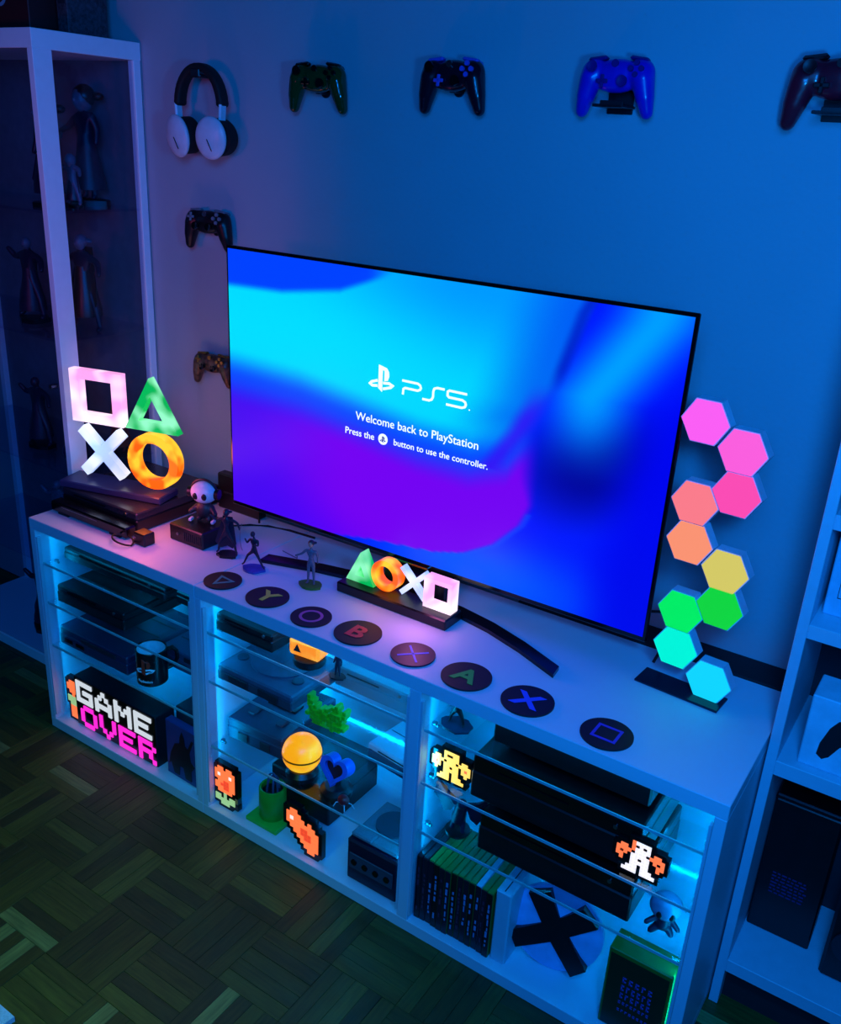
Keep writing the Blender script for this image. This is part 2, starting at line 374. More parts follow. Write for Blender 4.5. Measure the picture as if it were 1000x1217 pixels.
# screen
def clamp(x, a=0, b=1): return max(a, min(b, x))
def sm(a, b, x): t = clamp((x-a)/(b-a)); return t*t*(3-2*t)
def mix(a, b, t): return tuple(x*(1-t)+y*t for x, y in zip(a, b))
def interp(pts, x):
    if x <= pts[0][0]: return pts[0][1]
    for (a, b), (c, d) in zip(pts, pts[1:]):
        if x <= c:
            t = (x-a)/(c-a); return b+(d-b)*t
    return pts[-1][1]
def screen(u, v):
    # left sheet: cyan over violet
    vb = interp([(0, .54), (.2, .525), (.37, .485), (.5, .455), (.62, .45), (.7, .50), (.8, .75)], u)
    up = v-vb
    cy = mix((0, .84, 1), (0, .45, 1), sm(.62, 1.0, v)*.6*sm(.1, .6, u))
    cy = mix(cy, (0, .88, 1), sm(.3, 0, abs(v-.72))*.8*sm(.75, .2, u))
    vio = mix((.28, .0, .98), (.45, 0, .95), sm(.75, .35, abs(u-.55)+abs(v-.3)))
    vio = mix(vio, (.27, .03, .95), sm(.35, 0, u))
    mid = (.02, .30, 1)
    c = mix(vio, mid, sm(-.14, -.0, up)); c = mix(c, cy, sm(-.02, .10, up))
    # upper left lobe
    ub = interp([(0, .865), (.15, .872), (.3, .91), (.43, .995)], u)
    if u < .46: c = mix(c, (0, .26, 1), sm(-.012, .02, v-ub)*sm(.44, .36, u))
    # upper right of the sheet turns blue
    c = mix(c, (0, .30, .95), sm(.15, .0, (interp([(.456, .45), (.58, .62), (.70, .74), (.80, .97)], v) if 0 else interp([(0, .62), (.45, .66), (.56, .70), (.66, .742), (.965, .803), (1, .81)], v))-u)*.75*sm(.45, .62, v))
    # outside of the sheet edge, edge curve u = e(v)
    e = interp([(0, .30), (.03, .40), (.058, .55), (.09, .62), (.156, .685), (.25, .735), (.33, .755), (.43, .757), (.506, .755), (.58, .75), (.66, .765), (.8, .79), (.965, .822), (1, .83)], v)
    d = u-e
    # right background
    bg = (0, .10, 1)
    st = interp([(0, .70), (.35, .80), (.5, .84), (.72, .845), (.96, .94), (1, .95)], v)
    bright = sm(.115, 0, abs(u-st))*sm(.42, .74, v)
    bg = mix(bg, (0, .01, .60), sm(.20, .03, math.hypot((u-.87)*1.0+(v-.5)*-.25, (v-.50)*.75))*.95)
    bg = mix(bg, (0, .0, .95), sm(0, .12, u-interp([(.5, .86), (.72, .90), (.88, 1.0)], v))*.9)
    bg = mix(bg, (0, .62, 1), bright)
    bg = mix(bg, (0, .34, 1), sm(.30, .03, math.hypot((u-.66)*.75, (v-.03)*1.2)))
    bg = mix(bg, (0, .03, .93), sm(.84, .98, u)*sm(.5, .1, v))
    rim = mix(bg, (.0, .12, .95), 0)
    c = mix(c, bg, sm(-.010-.03*sm(.3, .45, v)*sm(.75, .6, v), .012, d))
    if v < .30: c = mix(c, (.05, .35, 1), sm(.012, 0, abs(d-.006))*.5*sm(.5, .62, u))
    # violet fold along the sheet
    if v > .42: c = mix(c, (.22, .05, .96), sm(.035, 0, abs(u-interp([(.42, .66), (.47, .68), (.565, .715), (.66, .742), (.75, .76)], v)))*.75*sm(.75, .6, v))
    if v > .7: c = mix(c, (0, .08, .75), sm(.02, 0, abs(u-interp([(.7, .772), (.965, .815), (1, .825)], v)))*.7*sm(.7, .8, v))
    return c
NX, NY = 200, 116
vs = []; fs = []; cs = []
for j in range(NY+1):
    for i in range(NX+1):
        u, v = i/NX, j/NY
        vs.append(((u-.5)*(TW-.014), 0, (v-.5)*(TH-.018))); cs.append(screen(u, v))
for j in range(NY):
    for i in range(NX):
        a = j*(NX+1)+i; fs.append((a, a+1, a+NX+2, a+NX+1))
me = bpy.data.meshes.new('screen'); me.from_pydata(vs, [], fs)
at = me.color_attributes.new('picture', 'FLOAT_COLOR', 'POINT')
for i, c in enumerate(cs): at.data[i].color = (*lin(c), 1)
sc = bpy.data.materials.new('screen_picture'); sc.use_nodes = True; nt = sc.node_tree; b = nt.nodes['Principled BSDF']
a = nt.nodes.new('ShaderNodeAttribute'); a.attribute_name = 'picture'
b.inputs['Base Color'].default_value = (.003, .003, .004, 1); b.inputs['Roughness'].default_value = .45; b.inputs['Specular IOR Level'].default_value = .15
nt.links.new(a.outputs['Color'], b.inputs['Emission Color']); b.inputs['Emission Strength'].default_value = 1.0
scr = link('screen', me, sc, tv); scr.location = (0, .0008, TZ+.002)
WG = mat('white_glyphs', 'ffffff', .5, emit=1.0, ecol='f4fbff')
SW, SHh = TW-.014, TH-.018
def onscreen(me, name, u, v, col=WG, dy=-.0009):
    o = link(name, me, col, scr); o.rotation_euler = (PI/2, 0, 0); o.location = ((u-.5)*SW, dy, (v-.5)*SHh); return o
def shoulder_logo(h):
    """tall P standing on a flattened S, drawn in local XY, height h"""
    mb1 = MB()
    mb1.poly([(-.12*h, -.38*h), (.06*h, -.5*h), (.06*h, .30*h), (.12*h, .33*h), (.15*h, .28*h), (.15*h, -.08*h), (.30*h, -.04*h), (.36*h, .12*h), (.34*h, .30*h), (.24*h, .42*h), (-.12*h, .5*h)], .0008)
    mb2 = MB()
    mb2.poly(ribbon([Vector((-.16*h, -.10*h)), Vector((-.42*h, -.19*h)), Vector((-.50*h, -.27*h)), Vector((-.40*h, -.33*h)), Vector((-.16*h, -.30*h))], .10*h), .0008)
    mb2.poly(ribbon([Vector((.10*h, -.16*h)), Vector((.36*h, -.13*h)), Vector((.52*h, -.19*h)), Vector((.44*h, -.27*h)), Vector((.10*h, -.38*h))], .10*h), .0008)
    return mb1, mb2
a_, b_ = shoulder_logo(.058)
onscreen(a_.mesh('logo_upright', False), 'logo_upright', .408, .640); onscreen(b_.mesh('logo_curve', False), 'logo_curve', .408, .640)
def V2(l): return [Vector(p) for p in l]
def wordmark():
    m = MB(); w = .0048; k = .030
    m.poly(ribbon(V2([(0, .022), (.040, .022), (.046, .019), (.048, .014), (.046, .010), (.040, .007), (.008, .007), (.004, .004), (.003, -.008)]), w), .0008)
    m.poly(ribbon(V2([(.106, .022), (.088, .022), (.081, .019), (.079, .013), (.079, .001), (.076, -.005), (.070, -.008), (.053, -.008)]), w), .0008)
    m.poly(ribbon(V2([(.160, .022), (.118, .022), (.114, .019), (.114, .011), (.118, .008), (.150, .008), (.157, .005), (.159, .0), (.157, -.005), (.150, -.008), (.112, -.008)]), w), .0008)
    m.poly(circ(.0015, 8, .168, -.009), .0008)
    return m.mesh('console_wordmark', False)
onscreen(wordmark(), 'console_wordmark', .458, .614)
onscreen(text_mesh('Welcome back to PlayStation', 'welcome_text', .316, ext=.0003, bold=.0002), 'welcome_text', .492, .482)
onscreen(text_mesh('Press the', 'prompt_text', .080, ext=.0003, bold=.0002), 'prompt_text', .3595, .424)
onscreen(text_mesh('button to use the controller.', 'prompt_text', .236, ext=.0003, bold=.0002), 'prompt_text', .552, .424)
onscreen(MB().poly(circ(.0125, 28), .0006).mesh('button_glyph', False), 'button_glyph', .418, .424)
a_, b_ = shoulder_logo(.014)
GK = mat('dark_glyphs', '28309a', .5)
onscreen(a_.mesh('glyph_mark', False), 'glyph_mark', .418, .424, GK, -.0018); onscreen(b_.mesh('glyph_mark', False), 'glyph_mark', .418, .424, GK, -.0018)
# stand: shallow V plate of gunmetal
STM = mat('gunmetal_stand', '30343f', .22, .85)
st = MB()
arc = [(-.352, -.084), (-.22, -.042), (-.12, -.020), (0, -.012), (.15, -.014), (.24, -.032), (.33, -.062), (.427, -.104)]
st.poly(arc+[(x+.004, y-.034) for x, y in arc[::-1]], .009)
st.build('stand_foot', STM, tv)
MB().box((.03, -.005, .028), (.16, .06, .05), .006).build('stand_neck', BLACKP, tv)
MB().box((0, -.001, .064), (.10, .012, .006), .001).build('receiver_strip', mat('chrome_strip', 'c0c6d0', .15, 1), tv)

# ================================================================== COASTERS
CK = mat('coaster_black', '0a0b12', .55); CR = mat('coaster_purple', '4a1440', .5)
def coaster(x, y, r, label, sym, col, base=CK, rz=0):
    t = thing('coaster', label, 'coaster', (x, y, H), rz, None)
    MB().cyl((0, 0, .0018), r, .0036, 48).build('disc', base, t)
    m = MB(); M = Matrix.Translation((0, 0, .0034))
    sz = r*.62
    if sym == 'tri':
        P = [(0, sz*.9), (-sz*.95, -sz*.6), (sz*.95, -sz*.6)]; m.ringpoly(P, [(0, sz*.9-.011), (-sz*.95+.0095, -sz*.6+.0055), (sz*.95-.0095, -sz*.6+.0055)], .0009, M)
    elif sym == 'ring': m.ringpoly(circ(sz*.95), circ(sz*.72), .0009, M)
    elif sym == 'cross':
        for a in (PI/4, -PI/4): m.box((0, 0, .0038), (sz*2.3, .0045, .0009), rot=(0, 0, a))
    elif sym == 'square': m.ringpoly([(sz*.8*a, sz*.75*b) for a, b in ((-1, -1), (1, -1), (1, 1), (-1, 1))], [(sz*.62*a, sz*.57*b) for a, b in ((-1, -1), (1, -1), (1, 1), (-1, 1))], .0009, M)
    else:
        me = text_mesh(sym, 'symbol', ext=.0004, bold=.003, size=.1)
        h = max(v.co.y for v in me.vertices)*2; k = sz*1.5/h
        me.transform(Matrix.Diagonal((k*1.12, k, 1, 1))); o = link('symbol', me, col, t); o.location = (0, 0, .0042); m.b.free(); return
    m.build('symbol', col, t)
def sym(n, c): return mat(n, c, .5, var=.05)
coaster(.634, .0555, .043, 'round black coaster with a pale green triangle', 'tri', sym('sym_teal', '4f8a86'), rz=.9)
coaster(.765, .060, .048, 'round black coaster with a yellow letter Y', 'Y', sym('sym_yellow', 'c8b83a'))
coaster(.896, .052, .044, 'round black coaster with a pink ring', 'ring', sym('sym_pink', 'b0569a'))
coaster(1.0135, .061, .050, 'round black coaster with a red letter B', 'B', sym('sym_red', 'd83038'))
coaster(1.1505, .0615, .045, 'round dark purple coaster with a thin blue cross', 'cross', sym('sym_blue', '5a6af0'), mat('coaster_plum', '3a1030', .5))
coaster(1.2755, .060, .0495, 'round black coaster with a green letter A', 'A', sym('sym_green', '2fa83a'))
coaster(1.4075, .0595, .050, 'round black coaster with a thick blue letter X', 'X', sym('sym_blue2', '3a5ae8'))
coaster(1.566, .055, .047, 'round black coaster with a violet square outline', 'square', sym('sym_violet', '5a3ac0'))

# ================================================================== SYMBOL LIGHTS
def shells(k):
    return dict(
      sq=mat('pink_shell'+k, 'c080a8', .35, emit=1.1, ecol='f0a0d8', blobs=('fff0fa', 14)),
      tr=mat('green_shell'+k, '10a050', .3, emit=1.0, ecol='00b044', blobs=('98ffc8', 17)),
      xx=mat('white_shell'+k, '90a0c0', .35, emit=.95, ecol='a0c4ff', blobs=('f0faff', 15)),
      oo=mat('orange_shell'+k, 'c05010', .3, emit=1.15, ecol='f85400', blobs=('ffc830', 22)))
def cross_poly(a, w):
    # four-armed cross outline, arm half length a, half width w, rotated 45 degrees
    P = [(w, w), (w, a), (-w, a), (-w, w), (-a, w), (-a, -w), (-w, -w), (-w, -a), (w, -a), (w, -w), (a, -w), (a, w)]
    c = math.cos(PI/4); return [(c*(x-y), c*(x+y)) for x, y in P]
sh = shells('')
bl = thing('symbol_light', 'big glowing stacked game symbol light on a dark base, standing on the console at left', 'light', (.02, .15, .69), math.atan2(.07, .26))
MB().box((.118, -.0, .0105), (.305, .085, .019), .003).build('base', mat('base_navy', '2c3058', .28), bl)
def fr(x, z, y=-.018): return Matrix.Translation((x, y, z)) @ FRONT
dz = -.69
o = MB().ringpoly([(a*.075, b*.068) for a, b in ((-1, -1), (1, -1), (1, 1), (-1, 1))], [(a*.047, b*.044) for a, b in ((-1, -1), (1, -1), (1, 1), (-1, 1))], .024, Matrix.Translation((.078, .012, .937+dz)) @ FRONT).build('square_symbol', sh['sq'], bl)
tri = [(0, .078), (-.076, -.058), (.076, -.058)]; tin = [(0, .034), (-.038, -.034), (.038, -.034)]
MB().ringpoly(tri, tin, .024, Matrix.Translation((.236, .012, .930+dz)) @ FRONT).build('triangle_symbol', sh['tr'], bl)
MB().poly(cross_poly(.083, .0135), .022, Matrix.Translation((.082, .011, .792+dz)) @ FRONT).build('cross_symbol', sh['xx'], bl)
MB().ringpoly(circ(.073), circ(.049), .030, Matrix.Translation((.236, .015, .793+dz)) @ FRONT).build('ring_symbol', sh['oo'], bl)
sh2 = sh
sl = thing('symbol_light', 'small glowing row of four game symbols on a black bar before the television', 'light', (1.005, .215, H))
MB().box((0, -.001, .0125), (.29, .066, .025), .003).build('base', BLACKP, sl)
Mf = lambda x, z: Matrix.Translation((x, .020, z)) @ FRONT
MB().ringpoly([(0, .040), (-.038, -.034), (.038, -.034)], [(0, .010), (-.014, -.018), (.014, -.018)], .03, Mf(-.098, .061)).build('triangle_symbol', sh['tr'], sl)
MB().ringpoly(circ(.036), circ(.023), .028, Mf(-.033, .063)).build('ring_symbol', sh['oo'], sl)
MB().poly(cross_poly(.044, .0058), .014, Mf(.033, .061)).build('cross_symbol', sh['xx'], sl)
MB().ringpoly([(a*.035, b*.035) for a, b in ((-1, -1), (1, -1), (1, 1), (-1, 1))], [(a*.025, b*.025) for a, b in ((-1, -1), (1, -1), (1, 1), (-1, 1))], .028, Mf(.105, .061)).build('square_symbol', sh['sq'], sl)

# added lamps for the shells' glow; the pink ones tint the table
lamp('pink_table_fill', 'POINT', (.36, .05, .80), .9, (1.0, .14, .50), .06)
lamp('orange_symbol_lamp', 'POINT', (.27, .13, .755), .5, (1.0, .16, .02), .03)
lamp('blue_symbol_lamp', 'POINT', (.085, .12, .80), .12, (.25, .45, 1.0), .03)
lamp('pink_table_fill', 'POINT', (1.10, .14, .71), .22, (1.0, .25, .75), .02)
lamp('orange_symbol_lamp', 'POINT', (.975, .17, .70), .06, (1.0, .25, .03), .02)
# ================================================================== HEXAGON LIGHTS
hx = thing('hexagon_light', 'column of ten glowing coloured hexagon tiles standing right of the television', 'light', (1.628, .29, H), math.radians(-4))
hd = .0795
hcols = (('1fe8ff', 0, 1, '10d8ff'), ('18f0d8', 0, 0, '00f8d8'), ('30e860', 1, 0, '00f058'), ('30d820', 1, 1, '10d820'), ('d8c860', 2, 1, 'd8cc58'),
         ('ff9c70', 2.5, 0, 'ff9468'), ('ff7c88', 3.5, 0, 'ff7c84'), ('ff4fb8', 4, 1, 'ff48b0'), ('ff60e0', 5, 1, 'ff5cdc'), ('ff60f8', 5.5, 0, 'ff5cf4'))
rows = {0: (0, .040), 1: (.5, 0)}
zc = [.6745, .714, .790, .823, .897, .931, 1.009, 1.044, 1.122, 1.160]
for i, (c, _, colm, e) in enumerate(hcols):
    z = zc[i]-H; x = (.0355 if colm else -.0355) + (.24-z)*.042
    if i == 0: z = hd/2+.001
    z += (.0045, .006, .006, .006, .004, .004, .002, .002, 0, 0)[i]-.0045*(i == 0)
    P = [(hd*.577*math.cos(a*PI/3), hd*.5/.866*.866*1.0*math.sin(a*PI/3)*1.1547*.866/1.0 if 0 else hd*.577*math.sin(a*PI/3)) for a in range(6)]
    P = [(p[0]*.975, p[1]*.975) for p in P]
    t = MB().poly(P, .026, Matrix.Translation((x, .013, z)) @ FRONT).build('tile_body', mat('tile_white', 'cfd6e4', .4), hx)
    MB().poly([(p[0]*.95, p[1]*.95) for p in P], .003, Matrix.Translation((x, -.0125, z)) @ FRONT).build('diffuser', mat('hex_%d' % i, '303030', .5, emit=.96, ecol=e, var=.03), t)
MB().box((-.005, -.012, .0025), (.165, .058, .005), .001).build('foot_plate', mat('clear_dark_plate', '0c1a30', .2), hx)

# ================================================================== CONSOLES
def console(name, label, loc, w, d, h, col=BLACKP, rz=0, kind='slot', cat='game console', top=None):
    t = thing(name, label, cat, loc, rz)
    MB().box((w/2, d/2, h*.30+.002), (w, d, h*.6), .003).build('lower_body', col, t)
    MB().box((w/2, d/2, h*.80), (w*.995, d*.99, h*.38), .0035).build('upper_body', top or col, t)
    if kind == 'slot':
        MB().box((w*.38, -.0002, h*.80), (w*.42, .002, .003)).build('disc_slot', BLACKG, t)
        MB().cyl((w*.86, -.0005, h*.8), .004, .003, 14, rot=(PI/2, 0, 0)).build('power_button', METAL, t)
        MB().box((w*.5, d*.5, h*.99+.0006), (w*.9, .0015, .0012)).build('seam', BLACKG, t)
    if kind == 'tray':
        MB().box((w*.6, -.001, h*.75), (w*.5, .004, h*.22), .001).build('disc_tray', DARKG, t)
        MB().box((w*.15, -.001, h*.35), (w*.12, .003, h*.2), .001).build('controller_port', BLACKG, t)
        MB().box((w*.32, -.001, h*.35), (w*.12, .003, h*.2), .001).build('controller_port', BLACKG, t)
        for k in range(3): MB().box((w*.5, d*(.25+.22*k), h+.0003), (w*.88, .004, .0012)).build('top_groove', DARKG, t)
    if kind == 'lid':
        MB().cyl((w*.5, d*.55, h*1.0), min(w, d)*.40, .008, 40).build('disc_lid', top or col, t)
        MB().cyl((w*.13, d*.3, h+.001), .014, .005, 24).build('power_button', GREYD, t)
        MB().cyl((w*.87, d*.3, h+.001), .014, .005, 24).build('open_button', GREYD, t)
        for k in (.2, .6): MB().box((w*(k+.1), -.001, h*.4), (w*.26, .005, h*.45), .001).build('controller_port', DARKG, t)
    if kind == 'cart':
        MB().box((w*.5, d*.55, h+.002), (w*.5, d*.16, .006), .001).build('cartridge_slot', BLACKP, t)
        MB().box((w*.25, d*.25, h+.003), (w*.12, d*.14, .007), .002).build('slide_switch', GREYD, t)
        MB().box((w*.75, d*.25, h+.003), (w*.12, d*.14, .007), .002).build('slide_switch', GREYD, t)
        MB().cyl((w*.3, d*.75, h+.001), .016, .004, 24).build('round_cap', DARKG, t)
        for k in (.3, .7): MB().box((w*k, -.001, h*.35), (w*.18, .004, h*.35), .001).build('controller_port', DARKG, t)
        for k in range(4): MB().box((w*.5, d*(.86+.03*k), h+.0005), (w*.8, .003, .002)).build('vent_rib', GREYD, t)
    return t
z1, z2, z3 = SH[0]
console('game_console', 'flat black console on the cabinet top beneath the big symbol light', (.0, .105, H), .29, .285, .055, BLACKP, 0, 'slot', top=mat('console_top_sheen', '262834', .25))  # lighter top colour carries the reflection of the symbol light
console('game_console', 'long black console on the top glass shelf of the left bay', (.045, .06, z1), .385, .27, .035)
console('game_console', 'small black console at right end of top shelf in left bay', (.452, .075, z1), .115, .2, .035)
console('game_console', 'wide black console at the front of the second shelf, left bay', (.043, .03, z2), .265, .24, .052)
console('game_console', 'dark blue console on the lowest glass shelf, left bay, left of the mug', (.032, .03, z3), .275, .26, .055, mat('navy_plastic', '1e2c4c', .45), kind='tray')
console('game_console', 'wide grey blue console behind the black mug, left bay', (.322, .13, z3), .25, .24, .058, mat('slate_plastic', '39506e', .4), kind='tray')
console('game_console', 'grey console lying on the cabinet floor behind the small figure picture, left bay', (.35, .14, T), .20, .22, .11, GREYD, kind='cart')
z1, z2, z3 = SH[1]
console('game_console', 'black console on the top glass shelf of the middle bay', (.632, .03, z1), .172, .24, .046)
console('game_console', 'grey console with round lid on second shelf, middle bay', (.632, .03, z2), .228, .19, .042, GREYD, kind='lid', top=mat('blue_grey_plastic', '4c5a70', .45))
console('game_console', 'pale grey slim console at the back of second shelf, middle bay', (.862, .18, z2), .215, .16, .055, GREYP, kind='slot')
console('game_console', 'dark grey cartridge console on the third shelf at left of middle bay', (.628, .06, z3), .17, .22, .058, mat('steel_plastic', '2c3850', .45), .05, 'cart')
console('game_console', 'white topped dark console at the back right, middle bay', (.95, .20, z3), .20, .15, .05, mat('indigo_plastic', '16163c', .4), -.12, 'slot', top=WHITE2)
console('game_console', 'low black console on the floor of the middle bay behind the green pot', (.715, .12, T), .185, .2, .105, BLACKP, kind='slot')
z1, z2, z3 = SH[2]
console('game_console', 'black console on the top glass shelf of the right bay', (1.345, .06, z1), .315, .28, .075)
console('game_console', 'large black console filling the second shelf of the right bay', (1.318, .035, z2), .345, .29, .100, top=BLACKG)
console('game_console', 'large black console on the lowest glass shelf of the right bay', (1.342, .04, z3), .322, .27, .095, top=BLACKG)
# cube console, front right of the middle bay
cc = thing('game_console', 'cube shaped dark indigo console with four ports on the middle bay floor', 'game console', (1.032, .02, T))
IND = mat('dark_indigo', '0e0e2c', .4)
MB().box((.068, .075, .058), (.136, .15, .112), .005).build('body', IND, cc)
MB().box((.068, .078, .118), (.126, .135, .010), .004).build('lid', GREYP, cc)
MB().box((.068, -.001, .060), (.118, .004, .042), .002).build('port_panel', GREYD, cc)
for k in range(4): MB().cyl((.024+.0295*k, -.004, .060), .0075, .004, 20, rot=(PI/2, 0, 0)).build('controller_port', BLACKG, cc)
MB().cyl((.068, .085, .125), .042, .006, 36).build('disc_lid', GREYD, cc)
MB().box((.035, .02, .126), (.055, .03, .010), .003).build('memory_card_cover', GREYP, cc)
gc = console('game_console', 'small grey cartridge console behind the cube console, middle bay', (1.062, .185, T), .115, .17, .115, GREYP, kind='cart')

# ------------------------------------------------------------------ mug
mug = thing('mug', 'black mug with a red and white logo on the left bay shelf', 'mug', (.365, .062, SH[0][2]), math.radians(48))
MUGB = mat('mug_black', '0a0b10', .25)
MB().lathe([(.0, 0), (.036, 0), (.039, .003), (.0395, .094), (.038, .096), (.0355, .094), (.035, .006), (0, .006)]).build('body', MUGB, mug)
MB().lathe([(.0, .0065), (.0347, .0068), (.0352, .0935), (.0342, .0935), (.0340, .0085), (0, .0083)]).build('inner_glaze', mat('mug_white', 'f0f4f8', .3), mug)
MB().tube([(0.0385, .0, .078), (.055, 0, .080), (.066, 0, .066), (.067, 0, .046), (.058, 0, .028), (.0385, 0, .024)], .0055, 8).build('handle', MUGB, mug).rotation_euler = (0, 0, math.radians(20))
def wrap(me, R, ang, z):
    for v in me.vertices:
        t = ang+v.co.x/R; rr = R+.0002+v.co.z; v.co = Vector((rr*math.cos(t), rr*math.sin(t), z+v.co.y))
    return me
a_, b_ = shoulder_logo(.046)
ang = math.radians(-118)-math.radians(0)
ang = math.radians(-70-48)
link('logo_upright', wrap(a_.mesh('logo_upright', False), .0392, ang, .058), mat('logo_red', 'f03020', .4), mug)
link('logo_curve', wrap(b_.mesh('logo_curve', False), .0392, ang, .058), mat('logo_white', 'e8f4f8', .4), mug)
link('brand_text', wrap(text_mesh('PlayStation', 'brand_text', .040, ext=.0003, bold=.001), .0392, ang, .016), mat('logo_white', 'e8f4f8', .4), mug)

# ------------------------------------------------------------------ GAME OVER sign
go = thing('sign', 'dark box sign with glowing pixel words GAME OVER in the left bay', 'sign', (.245, .025, T))
MB().box((0, .033, .0775), (.325, .064, .155), .002).build('housing', mat('sign_housing', '0a0c1c', .4), go)
MB().box((0, .0008, .0775), (.319, .001, .149)).build('front_panel', BLACKG, go)
LET = {'G': ['#####', '#....', '#.###', '#...#', '#####'], 'A': ['..#..', '.#.#.', '#...#', '#####', '#...#'], 'M': ['#...#', '##.##', '#.#.#', '#...#', '#...#'],
       'E': ['#####', '#....', '####.', '#....', '#####'], 'O': ['.###.', '#...#', '#...#', '#...#', '.###.'], 'V': ['#...#', '#...#', '#...#', '.#.#.', '..#..'], 'R': ['####.', '#...#', '####.', '#..#.', '#...#']}
LW = mat('sign_white', '808080', .5, emit=.82, ecol='e0e8ee'); LM = mat('sign_magenta', '802070', .5, emit=1.05, ecol='ff28d0')
for word, m_, x0, z0, dx in (('GAME', LW, -.152, .146, .0), ('OVER', LM, -.140, .072, 0)):
    for k, ch in enumerate(word):
        q = MB(); cx_ = .0131; cz_ = .0132
        for r, row in enumerate(LET[ch]):
            for c_, s_ in enumerate(row):
                if s_ == '#': q.box((x0+(k*5.95+c_+.5)*cx_-.0, -.001, z0-(r+.5)*cz_), (cx_*.99, .003, cz_*.99))
        q.build('letter', m_, go)

# ------------------------------------------------------------------ pixel lights (plain block patterns)
def pixel_light(name, label, loc, rows, cell, cols, rz=0, depth=.014, group=None):
    t = thing(name, label, 'light', loc, rz, group)
    R = len(rows); C = max(len(r) for r in rows)
    back = MB(); px = {}
    full = set()
    for r, row in enumerate(rows):
        for c_, ch in enumerate(row):
            if ch == '.': continue
            for a in (-1, 0, 1):
                for b2 in (-1, 0, 1): full.add((c_+a, r+b2))
            if ch != 'K': px.setdefault(ch, []).append((c_, r))
    for c_, r in full: back.box(((c_-C/2+.5)*cell, depth/2, (R-r-.5)*cell+cell), (cell*1.002, depth, cell*1.002))
    bmesh.ops.remove_doubles(back.b, verts=back.b.verts, dist=cell*.02)
    back.build('backing', BLACKG, t)
    for k, L_ in px.items():
        q = MB()
        for c_, r in L_: q.box(((c_-C/2+.5)*cell, -.0006, (R-r-.5)*cell+cell), (cell*.97, .002, cell*.97))
        q.build({'O': 'orange_pixels', 'Y': 'yellow_pixels', 'W': 'white_pixels', 'G': 'green_pixels', 'R': 'red_pixels'}[k], cols[k], t, kind='stuff')
    return t
PX = dict(O=mat('px_orange', 'ff8040', .5, emit=1.1, ecol='ff7038'), Y=mat('px_yellow', 'ffd860', .5, emit=1.1, ecol='ffcf50'), W=mat('px_white', 'fff0e0', .5, emit=.9, ecol='ffeedd'),
          G=mat('px_green', 'b0d890', .5, emit=.7, ecol='a8d088'), R=mat('px_red', 'f04020', .5, emit=.9, ecol='f04a28'))
pixel_light('pixel_light', 'small black light with orange and green pixels beside the pixel word sign', (.070, .03, T),
  ['..OOO..', '.OOOOO.', '.OOOOO.', '..OOO..', '...O...', '.GGGGG.', '.GGGGG.', '..GGG..', '..OOO..', '..OOO..', '..OOO..', '..OOO..'], .0098, PX)
pixel_light('pixel_light', 'black block light, orange above pale green, left end of middle bay', (.655, .022, T),
  ['..OO.OO..', '.OOOOOOO.', '.OWOOOWO.', '.OOOOOOO.', '..OORROO.', '.OORRROO.', '.OOORROO.', '..OOOOO..', '....G....', '.GG.G.GG.', '.GGGGGGG.', '...GGG...'], .0092, PX)
pixel_light('pixel_light', 'black slanted light of orange and red pixels beside the green pot', (.905, .018, T),
  ['.OO......', 'OOOO.....', 'OWOOO.O..', 'OOOOOOOO.', '.OOORROOO', '..OORRROO', '...OORROO', '....OOOOO', '.....OOOO', '......OO.'], .0105, PX)
ROB = ['....YYYYY....', '....YKKYY....', '.YY.YYYYY.YY.', 'YYYY.YYY.YYYY', 'YOY.YYYYY.YOY', 'YYY.YY.YY.YYY', '.Y..YYYYY..Y.', '....YY.YY....', '...YYY.YYY...', '..YYYY.YYYY..']
pixel_light('pixel_light', 'black block light with yellow robot pixels at left in the right bay', (1.268, .042, SH[2][1]), ROB, .0068, PX, group=None)
PX2 = dict(PX); PX2['Y'] = PX['W']
ROB2 = ['....OWWWW....', '....OKWKW....', '.OO.OWWWW.OO.', 'OOOO.WWW.OOOO', 'OKO.WWWWW.OKO', 'OO..WW.WW..OO', '.O..WWWWW..O.', '....WW.WW....', '...WWW.WWW...', '..WWWW.WWWW..']
pixel_light('pixel_light', 'black block light with white and orange robot pixels at right in the right bay', (1.668, .030, SH[2][1]), ROB2, .0068, PX)

# ------------------------------------------------------------------ figure picture box
sb = thing('picture_case', 'dark blue case with a black knight silhouette beside the pixel word sign', 'case', (.495, .03, T), math.radians(-2))
MB().box((0, .012, .082), (.118, .022, .164), .002).build('case', mat('case_blue', '223a78', .4), sb)
kp = [(-.03, 0), (-.012, .0), (-.008, .03), (.006, .03), (.012, 0), (.034, 0), (.034, .03), (.048, .05), (.034, .06), (.030, .085), (.046, .125), (.040, .128), (.024, .095), (.014, .100), (.012, .120), (.004, .138), (-.004, .120), (-.006, .100), (-.024, .092), (-.040, .06), (-.050, .02), (-.040, .03)]
MB().poly([(x*1.0, y) for x, y in kp], .002, Matrix.Translation((0, .0012, .012)) @ FRONT).build('silhouette', mat('silhouette_ink', '05060f', .5), sb)

